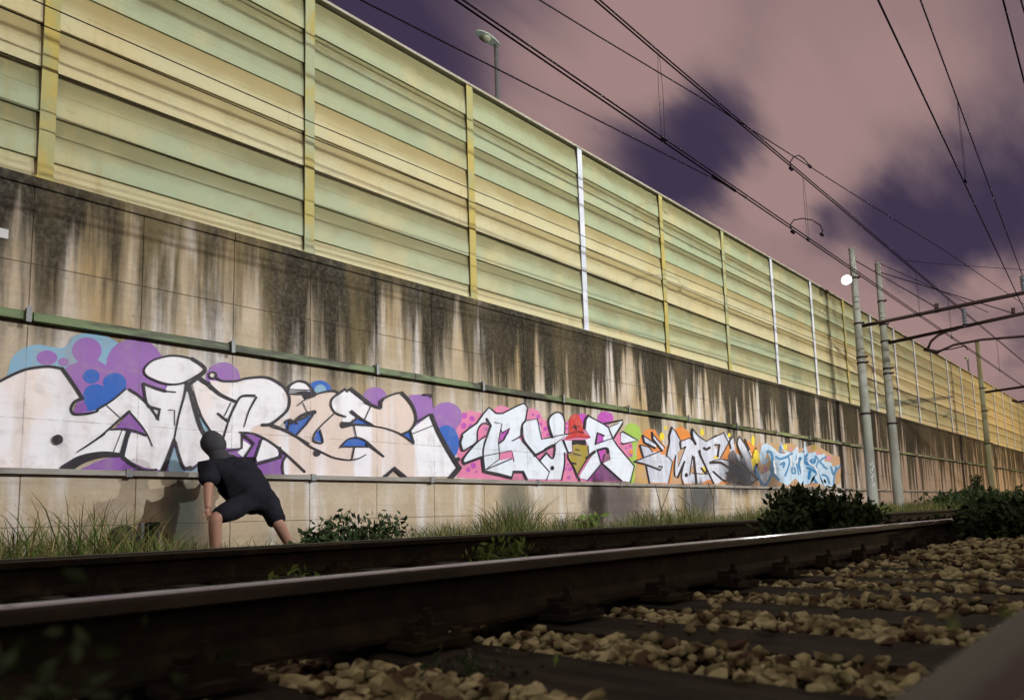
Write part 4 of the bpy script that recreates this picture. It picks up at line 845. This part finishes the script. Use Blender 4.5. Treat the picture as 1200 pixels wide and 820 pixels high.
s(P('t', (545, 200), (520, 290), (575, 440)), (1.2, 3)); s(P('t', (545, 200), (620, 310), (680, 440)), 1.1); s(P('t', (608, 240), (655, 350)), 2.4); s(P('t', (440, 480), (560, 540), (680, 620), (755, 690)), (1.4, 2.6)); s(P('t', (400, 610), (480, 680), (600, 740)), (2, 3)); s(P('t', (755, 690), (650, 745)), 1.4)
s.done()

# ---- piece 4: pale blue letters with deep blue outline
new_piece('pale blue spiky letters with deep blue outline, farthest of the graffiti pieces')
set_base(P('u', (-10, 690), (0, 500), (20, 300), (80, 200), (250, 190), (330, 230), (420, 190), (500, 200), (560, 260), (720, 210), (830, 250), (960, 330), (1040, 350), (1060, 500), (1040, 640), (1000, 700), (500, 700)), 'tanbrown')
for a, b_, rx, ry, c in ((305, 235, 28, 45, 'ochre'), (400, 240, 26, 40, 'yellow'), (470, 230, 26, 45, 'ochre'), (740, 240, 34, 32, 'olive'), (810, 290, 20, 26, 'ochre'), (785, 320, 22, 24, 'pink'), (910, 365, 30, 28, 'pink'), (470, 260, 16, 18, 'pink'), (210, 400, 34, 70, 'ochre'), (240, 620, 50, 60, 'ochre'), (350, 500, 16, 30, 'pink'), (1030, 610, 24, 50, 'ochre'), (870, 640, 22, 40, 'pink'), (60, 340, 30, 80, 'yellow'), (170, 490, 20, 26, 'magenta')): region('dab', ell('u', a, b_, rx, ry, 14), c)
C_ = 'cyan'
region('letter', P('u', (100, 330), (130, 210), (190, 190), (260, 240), (330, 310), (420, 330), (360, 240), (345, 160), (400, 280), (480, 300), (540, 230), (560, 300), (615, 300), (630, 170), (670, 310), (760, 295), (770, 330), (840, 320), (870, 310), (860, 400), (940, 420), (960, 470), (1050, 440), (990, 520), (980, 700), (870, 700), (760, 640), (600, 690), (520, 600), (430, 690), (330, 640), (240, 560), (160, 680), (110, 650), (40, 470), (130, 560), (230, 500), (240, 420), (190, 280), (160, 420), (120, 450)), C_)
region('letter', P('u', (60, 480), (100, 560), (150, 590), (235, 500), (240, 540), (160, 690), (100, 620)), 'silver')
s = Strokes()
for pts, w_ in ((((190, 290), (235, 300), (250, 380), (240, 480), (250, 540), (330, 620)), 3), (((50, 470), (80, 560), (130, 660), (180, 670), (235, 570), (260, 480)), 3), (((295, 350), (340, 375), (420, 350), (480, 310)), 2.6), (((345, 230), (350, 300), (390, 320)), 2.4), (((350, 440), (390, 420), (380, 470)), 2.6), (((440, 350), (450, 420), (410, 560)), 1.8), (((490, 430), (480, 530), (520, 540), (510, 480)), 2), (((545, 380), (585, 365), (560, 440), (590, 540)), 2.6), (((560, 300), (530, 380), (560, 560)), 1.4), (((615, 290), (640, 300), (640, 400), (740, 470)), 2.4), (((660, 320), (630, 420), (700, 450)), 2.2), (((670, 380), (740, 420), (760, 340)), 2.4), (((660, 480), (720, 500), (790, 560)), 3), (((690, 520), (680, 600)), 3.4), (((760, 400), (720, 380), (700, 400)), 1.6),
               (((880, 350), (810, 400), (850, 450)), 2), (((770, 350), (790, 400), (770, 480), (840, 640)), 1.6), (((840, 560), (890, 580), (920, 660)), 2.4), (((940, 470), (970, 560), (1000, 470)), 2.4), (((1050, 450), (1010, 500), (980, 560), (970, 690)), 1.8), (((850, 460), (890, 490)), 2.2), (((420, 520), (400, 570)), 2), (((130, 660), (160, 690)), 3), (((730, 600), (770, 650)), 2.4), (((160, 430), (200, 380)), 1.6)): s(P('u', *pts), w_*1.05)
s.done('teal')
s = Strokes()
for pts in (((250, 260), (330, 320), (430, 320)), ((540, 240), (550, 340), (530, 420)), ((630, 180), (640, 320)), ((460, 340), (480, 460)), ((700, 320), (680, 420), (760, 480), (800, 600)), ((270, 400), (290, 540)), ((590, 400), (600, 560))): s(P('u', *pts), 1.9)
s.done('icewhite', 'highlight')
# faint washes and smears on the concrete under the rail
def wash(px, py, rx, ry, col, k, label, lat=8.0):
    c = at(px, py, 8.0); e1 = at(px+rx, py, 8.0).y-c.y; e2 = abs(at(px, py-ry, 8.0).z-c.z)
    def fn(t, b):
        p = t.pos(); s = t.sep(p); n = t.noise(t.scaled(p, (0, 1.2, .4)), 5, 5, .6)
        d = t.math('SQRT', t.math('ADD', t.math('POWER', t.math('DIVIDE', t.math('SUBTRACT', s[1], c.y), e1), 2), t.math('POWER', t.math('DIVIDE', t.math('SUBTRACT', s[2], c.z), e2), 2)))
        t.put(b.inputs['Base Color'], t.mix(n, col, tuple(q*.6 for q in col))); t.put(b.inputs['Alpha'], t.math('MULTIPLY', t.ramp(t.math('ADD', d, t.math('MULTIPLY', t.math('SUBTRACT', n, .5), .9)), .25, 1.0, 1, 0), k))
    mm = material('wash', col, .8, spec=.1, fn=fn); LAY[0] += 1
    m = MB(); m.add([(.0105+LAY[0]*.0002, c.y+a*e1*1.15, c.z+b_*e2*1.15) for a, b_ in ((-1, -1), (1, -1), (1, 1), (-1, 1))], [(0, 1, 2, 3)]); o = m.build('wash', mm, wall); o['label'] = label
LAY[0] = 0
wash(212, 600, 32, 62, (.15, .22, .21), .6, 'grey green wash of paint below the rail left of the person'); wash(603, 590, 26, 42, (.15, .17, .14), .5, 'grey wash below the pink bubbles'); wash(722, 588, 50, 40, (.11, .10, .12), .6, 'dark violet grey smear below the red hat piece')
wash(700, 590, 14, 50, (.05, .04, .03), .8, 'dark streak under the rail'); wash(868, 555, 26, 32, (.06, .06, .07), .85, 'blackish smear over the last silver letter'); wash(820, 585, 30, 28, (.12, .13, .14), .7, 'grey wash under the silver letters'); wash(900, 560, 20, 40, (.10, .09, .08), .5, 'grey smear beside the blue letters')
wash(715, 545, 34, 26, (.18, .16, .20), .5, 'greyish smear on the lower half of the white letter')
# ------------------------------------------------------------ person painting, seen from behind
M_cloth = material('black cotton', (.010, .010, .014), .9, spec=.1, fn=lambda t, b: (t.put(b.inputs['Base Color'], t.mix(t.noise(t.pos(), 8, 5), (.007, .007, .010), (.018, .018, .026))), bump(t, b, t.noise(t.pos(), 7, 5, .6), .6, .03))[0])
M_hood = material('dark grey knit', (.045, .045, .05), .95, spec=.1)
M_skin = material('skin', (.30, .165, .115), .6)
M_shoe = material('dark shoe', (.03, .03, .03), .7)
M_sole = material('shoe sole', (.4, .4, .38), .7)
def skin(name, verts, edges, rad, mat, parent, root=0, lev=2, loc=(0, 0, 0)):
    me = bpy.data.meshes.new(name); me.from_pydata([tuple(Vector(v)-Vector(loc)) for v in verts], edges, []); me.materials.append(mat); o = link(name, me, parent)
    md = o.modifiers.new('skin', 'SKIN'); md.use_smooth_shade = True
    for i, r_ in enumerate(rad):
        d = me.skin_vertices[0].data[i]; d.radius = r_ if isinstance(r_, tuple) else (r_, r_); d.use_root = (i == root)
    sd = o.modifiers.new('sub', 'SUBSURF'); sd.levels = lev; sd.render_levels = lev
    return o
GZ = -.30
pl_ = at(303, 583, 7.15)
Pn = empty('person', (pl_.x, pl_.y, GZ), 'crouching person in black t-shirt and black shorts seen from behind against the wall', 'person'); PO = Pn.location
A = lambda px, py, lat: at(px, py, lat)
pel = A(300, 583, 7.15); spi = A(287, 566, 7.22); ches = A(270, 550, 7.28); nec = A(257, 537, 7.34); nk2 = A(253, 530, 7.37); hd0 = A(250, 524, 7.40); hd1 = A(247, 515, 7.40)
ls = A(247, 548, 7.22); le = A(244, 573, 7.12); lw = A(244, 597, 7.02); lh = A(246, 604, 6.98)
rs = A(287, 545, 7.46); re_ = A(279, 563, 7.62); rw = A(262, 556, 7.78)
lhip = A(290, 588, 7.05); lk = A(252, 606, 6.92); la = A(253, 640, 7.02); lf = Vector((la.x, la.y, GZ+.06)); 
rhip = A(314, 590, 7.12); rk = A(325, 611, 6.98); ra = A(343, 638, 7.12); rf = Vector((ra.x, ra.y+.03, GZ+.06))
la = Vector((lf.x, lf.y, GZ+.10)); ra = Vector((rf.x, rf.y, GZ+.10))
def lerp(a, b_, k): return a+(b_-a)*k
V = [pel, spi, ches, nec, nk2, hd0, hd1, ls, le, lerp(le, lw, .5), lw, rs, re_, rw, lhip, lk, lerp(lk, la, .35), la, rhip, rk, lerp(rk, ra, .35), ra]
Ed = [(0, 1), (1, 2), (2, 3), (3, 4), (4, 5), (5, 6), (2, 7), (7, 8), (8, 9), (9, 10), (2, 11), (11, 12), (12, 13), (0, 14), (14, 15), (15, 16), (16, 17), (0, 18), (18, 19), (19, 20), (20, 21)]
Rd = [.12, .12, .13, .07, .055, .085, .09, .055, .042, .038, .028, .055, .042, .028, .085, .062, .058, .036, .085, .062, .058, .036]
skin('body', V, Ed, Rd, M_skin, Pn, 0, 2, PO)
# t-shirt with short sleeves and shorts, looser than the body
skin('shirt', [lerp(pel, spi, -.9), spi, ches, lerp(ches, nec, .75), ls, lerp(ls, le, .78), rs, lerp(rs, re_, .75)], [(0, 1), (1, 2), (2, 3), (2, 4), (4, 5), (2, 6), (6, 7)], [.175, .185, .185, .085, .095, .085, .095, .085], M_cloth, Pn, 1, 2, PO)
skin('shorts', [lerp(pel, spi, .7), pel, lhip, lerp(lhip, lk, .55), lerp(lhip, lk, 1.02), rhip, lerp(rhip, rk, .6), lerp(rk, ra, .12)], [(0, 1), (1, 2), (2, 3), (3, 4), (1, 5), (5, 6), (6, 7)], [.15, .175, .125, .105, .092, .125, .110, .095], M_cloth, Pn, 1, 2, PO)
bm = bmesh.new(); bmesh.ops.create_icosphere(bm, subdivisions=3, radius=1); hq = (hd1-nk2).normalized().to_track_quat('Z', 'Y').to_matrix()
for v_ in bm.verts:
    k_ = 1+.12*max(0, -v_.co.z); v_.co = hq @ Vector((v_.co.x*.098*k_, v_.co.y*.112*k_, v_.co.z*.135)) + (lerp(hd0, hd1, .45)+Vector((.012, .008, .0))-PO) + Vector((math.sin(v_.co.z*9), 0, math.sin(v_.co.x*11))) * .003
me_ = bpy.data.meshes.new('hood'); bm.to_mesh(me_); bm.free(); me_.materials.append(M_hood); me_.polygons.foreach_set('use_smooth', [True]*len(me_.polygons)); ho_ = link('hood', me_, Pn); dm = ho_.modifiers.new('folds', 'DISPLACE'); tq = bpy.data.textures.new('hood_folds', 'CLOUDS'); tq.noise_scale = .09; dm.texture = tq; dm.strength = .022; dm.mid_level = .5
m = MB(); m.tube([lerp(ches, nec, .55)-PO, lerp(ches, nec, .9)-PO, nk2-PO+Vector((.01, .01, -.01)), lerp(nk2, hd0, .8)-PO], [.125, .098, .080, .085], 18); m.build('cowl', M_hood, Pn, smooth=True)
tx = bpy.data.textures.new('folds', 'CLOUDS'); tx.noise_scale = .13
for o_ in Pn.children:
    if o_.name.split('.')[0] in ('shirt', 'shorts'):
        dm = o_.modifiers.new('folds', 'DISPLACE'); dm.texture = tx; dm.strength = .06; dm.mid_level = .5; dm.texture_coords = 'LOCAL'
# face details on the far side (turned to the wall)
fdir = Vector((-.80, -.55, -.1)).normalized(); hc_ = lerp(hd0, hd1, .5); side = fdir.cross(Vector((0, 0, 1))).normalized()
m = MB(); m.tube([hc_+fdir*.085+Vector((0, 0, .02))-PO, hc_+fdir*.115+Vector((0, 0, -.015))-PO], [.010, .016], 8); m.build('nose', M_skin, Pn, smooth=True)
for sg in (-1, 1):
    m = MB(); m.tube([hc_+fdir*.088+side*sg*.032+Vector((0, 0, .022))-PO, hc_+fdir*.096+side*sg*.032+Vector((0, 0, .022))-PO], .010, 8); m.build('eye', M_hood, Pn)
m = MB(); m.tube([hc_+fdir*.092+side*k*.022+Vector((0, 0, -.045))-PO for k in (-1, 0, 1)], .006, 6); m.build('mouth', material('lips', (.35, .14, .11), .6), Pn)
def hand(wr, d, up, grip):
    d = d.normalized(); s_ = d.cross(up).normalized(); V = [wr-d*.02, wr+d*.03, wr+d*.075]; E_ = [(0, 1), (1, 2)]; Rr = [.026, (.030, .018), (.034, .016)]
    for i, (o_, L_) in enumerate(((-.027, .062), (-.009, .072), (.009, .068), (.027, .052))):
        b0 = V[2]+s_*o_; c1 = b0+d*L_*.5-up*grip*.5*L_; c2 = c1+d*L_*.3-up*grip*1.1*L_*.6
        k = len(V); V += [b0+d*.008, c1, c2]; E_ += [(2, k), (k, k+1), (k+1, k+2)]; Rr += [.0095, .0088, .0075]
    k = len(V); V += [V[1]+s_*.035, V[1]+s_*.055+d*.03-up*.01, V[1]+s_*.058+d*.055-up*.02]; E_ += [(1, k), (k, k+1), (k+1, k+2)]; Rr += [.013, .011, .009]
    return V, E_, Rr
V_, E_, Rr = hand(lw, lh-lw+Vector((.03, -.0, -.02)), Vector((1, -.3, .3)).normalized(), .5); skin('hand', V_, E_, Rr, M_skin, Pn, 0, 1, PO)
V_, E_, Rr = hand(rw, Vector((-.35, -.8, .1)), Vector((0, .1, 1)), .9); skin('hand', V_, E_, Rr, M_skin, Pn, 0, 1, PO)
for q, dv in ((lf, Vector((.05, -1, 0))), (rf, Vector((.3, .9, 0)))):
    dv.normalize(); skin('shoe', [Vector((q.x, q.y, GZ+.085))-dv*.03, Vector((q.x, q.y, GZ+.05))+dv*.06, Vector((q.x, q.y, GZ+.035))+dv*.17], [(0, 1), (1, 2)], [.052, .045, (.042, .030)], M_shoe, Pn, 0, 2, PO)
    m = MB(); c = Vector((q.x, q.y, GZ))-PO; sd_ = dv.cross(Vector((0, 0, 1))); b4 = [c-dv*.08-sd_*.042, c+dv*.19-sd_*.045, c+dv*.21, c+dv*.19+sd_*.045, c-dv*.08+sd_*.042]
    m.add([p+Vector((0, 0, .0)) for p in b4]+[p+Vector((0, 0, .022)) for p in b4], [(4, 3, 2, 1, 0), (5, 6, 7, 8, 9)]+[(i, (i+1) % 5, 5+(i+1) % 5, 5+i) for i in range(5)]); m.build('sole', M_sole, Pn)
# spray can in the right hand
sc_ = rw+Vector((-.04, -.07, .0)); cn = empty('spray_can', sc_-Vector((0, 0, .09)), 'small spray can held against the wall by the crouching person', 'spray can')
m = MB(); m.tube([(0, 0, 0), (0, 0, .15), (0, 0, .165)], [.032, .032, .02], 16); m.build('can_body', M_galv, cn); m = MB(); m.tube([(0, 0, .165), (0, 0, .185)], .010, 10); m.build('nozzle', M_black, cn)

# ------------------------------------------------------------ vegetation
rg = np.random.RandomState(5)
def blades(name, n, fx, fy, fh, mats, wid=.006, weights=(.5, .35, .15), lean=.5, gz_=-.33, gfun=None):
    vs, fs, mi = [], [], []; k = 0
    for i in range(n):
        y = fy(); x = fx(y); h = fh(x, y)*rg.uniform(.35, 1.0)
        if h < .03: continue
        a = rg.uniform(0, 2*PI); l = lean*rg.uniform(.1, 1)*h; dx, dy = math.cos(a)*l, math.sin(a)*l; b_ = rg.uniform(0, 2*PI); wx, wy = math.cos(b_)*wid, math.sin(b_)*wid
        w0 = rg.uniform(.6, 1.4); g0 = gfun(x, y) if gfun else gz_
        for t_, w_ in ((0, 1), (.4, .9), (.75, .6)):
            c = (x+dx*t_**2, y+dy*t_**2, g0+h*t_*(1-.18*t_*lean)); vs += [(c[0]-wx*w_*w0, c[1]-wy*w_*w0, c[2]), (c[0]+wx*w_*w0, c[1]+wy*w_*w0, c[2])]
        vs.append((x+dx, y+dy, g0+h*(1-.25*lean)))
        fs += [(k, k+1, k+3), (k, k+3, k+2), (k+2, k+3, k+5), (k+2, k+5, k+4), (k+4, k+5, k+6)]; mi += [int(rg.choice(len(mats), p=weights))]*5; k += 7
    return raw_mesh(name, vs, fs, mats, mi)
hy = [0, .6, 1.2, 1.75, 2.2, 2.7, 3.3, 4.0, 4.8, 5.6, 7.2, 8, 10, 13, 17, 25, 45]
hh = [.55, .60, .62, .42, .36, .26, .30, .38, .56, .60, .55, .52, .58, .55, .50, .65, .8]
def hf(x, y): return float(np.interp(y, hy, hh))*1.6*(.55+.45*abs(math.sin(y*2.3+x*1.7)*math.sin(y*.9+x)))
def wy(): return -1+48*rg.rand()**1.7
tag(link('tall_grass', blades('tall_grass', 34000, lambda y: rg.uniform(-7.9, -6.05), wy, hf, M_grass, .0045, (.50, .33, .17), .7)), kind='stuff')
tag(link('low_grass', blades('low_grass', 17000, lambda y: rg.uniform(-7.6, -5.9), wy, lambda x, y: .12+.22*abs(math.sin(y*1.9)), M_grass, .007, (.75, .22, .03), 1.2)), kind='stuff')
tag(link('ground_cover', blades('ground_cover', 2600, lambda y: rg.uniform(-1.5, -.2), lambda: rg.uniform(4.9, 6.6), lambda x, y: .02+.06*max(0, (y-4.9)/1.6), M_grass, .006, (.7, .25, .05), 1.2, -.345)), kind='stuff')
tag(link('far_grass', blades('far_grass', 9000, lambda y: rg.uniform(-7.8, -5.9), lambda: rg.uniform(14, 40), lambda x, y: .75, M_grass, .008, (.25, .5, .25), .7)), kind='stuff')
tag(link('grass_between_rails', blades('grass_between_rails', 6500, lambda y: rg.choice([rg.uniform(-4.1, -2.6), rg.uniform(-5.6, -4.4)]), lambda: 40*rg.rand()**1.4, lambda x, y: (.07 if y < 7 else .22) if x > -4.3 else (.14 if y < 6 else .24), M_grass, .006, (.6, .35, .05), 1.1, -.39)), kind='stuff')
def shrub(name, c, rx, ry, h, n, leaf, mat, label, cat='bush', group=None, nst=9, up=.5, squash=1, seed=0, stemr=.006):
    q = np.random.RandomState(seed+11); E = empty(name, c, label, cat, group); tips = []
    m = MB()
    for i in range(nst):
        a = q.uniform(0, 2*PI); rr = math.sqrt(q.rand()); e = Vector((rx*rr*math.cos(a), ry*rr*math.sin(a), h*q.uniform(.6, 1)*(1-.25*rr)))
        p0 = Vector((e.x*.25, e.y*.25, 0)); mid_ = Vector((e.x*.55, e.y*.55, e.z*.55)); m.tube([p0, mid_, e], [stemr, stemr*.8, stemr*.4], 5); tips.append((p0, mid_, e))
    m.build('stem', M_stem, E)
    vs, fs, k = [], [], 0
    for i in range(n):
        p0, m_, e = tips[q.randint(nst)]; t_ = q.rand()**.6; p = (p0.lerp(m_, t_*2) if t_ < .5 else m_.lerp(e, t_*2-1)); sp_ = .16*max(rx, .1)+.03
        p = p+Vector((q.normal(0, sp_), q.normal(0, sp_), q.normal(0, sp_*.6)))
        if p.z < 0: p.z = q.uniform(0, .05)
        d = Vector((q.normal(), q.normal(), q.normal()*.7+up)).normalized(); s_ = d.cross(Vector((q.normal(), q.normal(), q.normal()))).normalized(); L_ = leaf*q.uniform(.6, 1.3); w_ = L_*.24; nn = d.cross(s_)*L_*.08
        vs += [tuple(p), tuple(p+d*L_*.5+s_*w_), tuple(p+d*L_), tuple(p+d*L_*.5-s_*w_), tuple(p+d*L_*.5+nn)]; fs += [(k, k+1, k+4), (k+1, k+2, k+4), (k+2, k+3, k+4), (k+3, k, k+4)]; k += 5
    link('foliage', raw_mesh('foliage', vs, fs, [mat]), E); return E
g_ = lambda px, lat: at(px, 600, lat).y
# leafy weeds in front of the wall
for i, (px, lat, rx, ry, h, lf_, lb) in enumerate(((378, 6.0, .18, .20, .56, .07, 'dark leafy weed just right of the crouching person'), (408, 6.1, .20, .24, .56, .07, 'leafy weed in the middle of three right of the person'), (446, 6.1, .26, .30, .58, .07, 'wide leafy weed, third to the right of the person'))):
    shrub('leafy_weed', (-lat, g_(px, lat), -.34), rx, ry, h, 480, lf_, M_leaf, lb, 'weed', 'leafy weeds at the foot of the wall', 9, .9, seed=i)
shrub('tall_weed', (-6.9, g_(690, 6.9), -.34), .16, .20, .72, 110, .15, M_leaf2, 'tall weed with broad leaves below the painted red hat', 'weed', None, 5, .2, seed=5)
shrub('leafy_weed', (-6.7, g_(170, 6.7), -.34), .22, .28, .26, 420, .13, M_leaf2, 'bright green weed in front of the black drain', 'weed', None, 9, .8, seed=6)
shrub('leafy_weed', (-6.7, g_(283, 6.7), -.34), .14, .18, .30, 130, .05, M_leaf, 'small dark weed under the crouching person', 'weed', None, 6, .6, seed=7)
shrub('track_weed', (-4.0, g_(352, 4.0), -.40), .09, .09, .28, 55, .055, M_leaf2, 'small bright weed growing against the far rail at the left', 'weed', None, 5, .6, seed=8)
shrub('track_weed', (-3.6, g_(590, 3.6), -.40), .16, .24, .34, 260, .06, M_leaf2, 'feathery weed standing between the two tracks', 'weed', None, 7, .9, seed=9)
p = ray(548, 800); p = p/p[2]*-.31; shrub('ballast_weed', (p[0], p[1], -.345), .05, .06, .085, 170, .022, M_leaf, 'tiny dark weed growing between the ballast stones', 'weed', None, 6, .8, seed=12, stemr=.0015)
p = ray(650, 785); p = p/p[2]*-.30; m = MB(); m.add([(0, 0, 0), (.006, .006, .012), (-.004, .016, .026), (-.012, .008, .014)], [(0, 1, 2), (0, 2, 3)]); tag(m.build('fallen_leaf', M_leaf2, None, (p[0], p[1], -.292)), 'single bright green leaf lying on a sleeper', 'leaf')
# bush standing between the two tracks
for i, (px, lat, rx, ry, h, n_, lb) in enumerate(((918, 3.0, .25, .35, .55, 700, 'low left clump of the dark bush between the tracks'), (953, 3.0, .35, .55, .80, 2600, 'tallest dark bush between the tracks in front of the blue graffiti'), (996, 3.0, .28, .45, .62, 1500, 'right clump of the dark bush between the tracks'))):
    shrub('dark_bush', (-lat, g_(px, lat), -.42), rx, ry, h, n_, .10, M_leaf, lb, 'bush', 'dark bushes between the tracks', 14, .9, seed=20+i)
# shrubs grown over the near track
hs = [(-1.22, 6.5), (-1.35, 7.3), (-.75, 7.6), (-1.6, 8.0), (-1.05, 8.2), (-.35, 8.0), (-1.45, 8.8), (-.7, 9.0), (-.72, 6.35), (-1.8, 9.2), (-1.9, 10), (-1.0, 10.2), (-.1, 10)]
lbs = ['left of the two nearest the lens', 'second from the left in front', 'third in front', 'left one of the second line', 'middle one of the second line', 'right one of the second line', 'left centre one farther back', 'right centre one farther back', 'right of the two nearest the lens', 'left one farther back', 'left one of the last line', 'middle one of the last line', 'right one of the last line']
for i, ((x, y), lb) in enumerate(zip(hs, lbs)):
    shrub('hedge_shrub', (x, y, -.36), .38, .40, .375+.008*(y-7), 1000, .085, M_leaf, 'low dark shrub overgrowing the near track, '+lb, 'shrub', 'low shrubs grown over the near track', 12, .7, seed=40+i)
for i, (px, lat, h) in enumerate(((1103, 6.6, .8), (1122, 6.4, 1.0), (1140, 6.6, 1.2), (1156, 6.4, 1.1), (1172, 6.0, 1.0), (1190, 5.9, 1.1))):
    shrub('wall_bush', (-lat, g_(px, lat), -.36), .7, 1.3, h, 900, .20, M_leaf, 'dark bush near the distant mast, %s of the far bushes' % ['second from the left', 'third from the left', 'middle one', 'third from the right', 'second from the right', 'rightmost', 'leftmost'][i], 'bush', 'far bushes at the foot of the wall', 10, .8, seed=60+i)
m = shrub('creeper', (-7.75, g_(1152, 7.7), -.36), .25, 1.0, 2.3, 900, .18, M_leaf, 'dark creeper climbing the wall behind the yellowish mast', 'creeper', None, 8, .2, seed=70)
# blurred plant hanging in at the left edge close to the lens
v = nrm(ray(-50, 690)); c = v*.55
shrub('near_plant', (c[0], c[1], -.36), .02, .02, .37, 1500, .016, M_leaf, 'blurred green plant close to the lens at the left edge', 'plant', None, 6, .5, seed=80, stemr=.002)
v = nrm(ray(1092, 816)); c = v*.30
shrub('near_sprig', (c[0], c[1], c[2]-.03), .006, .006, .03, 14, .009, M_leaf2, 'tiny blurred green sprig on the right rail at the bottom edge', 'sprig', None, 3, .5, seed=81, stemr=.0006)
# dry stalks leaning on the wall under the silver letters
for i, (pa, pb) in enumerate((((768, 568), (775, 597)), ((785, 571), (775, 597)), ((795, 580), (808, 592)), ((808, 568), (812, 590)), ((838, 568), (836, 585)), ((830, 566), (836, 585)))):
    a, b_ = at(*pa, 7.9), at(*pb, 7.75); b2 = Vector((b_.x, b_.y, -.3)); m = MB(); m.tube([a-b2, b_-b2, (0, 0, 0)], [.008, .010, .012], 5)
    tag(m.build('dry_stalk', M_stem, None, b2), 'dark dry stalk leaning on the wall under the silver letters, ' + ['leftmost', 'second', 'short third with a knob', 'fourth', 'rightmost', 'fifth'][i], 'stalk', 'dry stalks under the silver graffiti')

# scribbled tag on the first mast
m = MB(); c = at(1021, 556, 6.86)-E1.location; tb_ = .158
for q0 in range(3):
    pts = [(R_.uniform(-.08, .09), .10+.28*k/7+q0*.22) for k in range(8)]
    m.tube([Vector((math.cos(-.9+a*5)*tb_, math.sin(-.9+a*5)*tb_, c.z-.42+z)) for a, z in pts], .009, 5)
o = m.build('scribble', PM['icewhite'], E1); o['label'] = 'pale scribbled tag low on the mast'
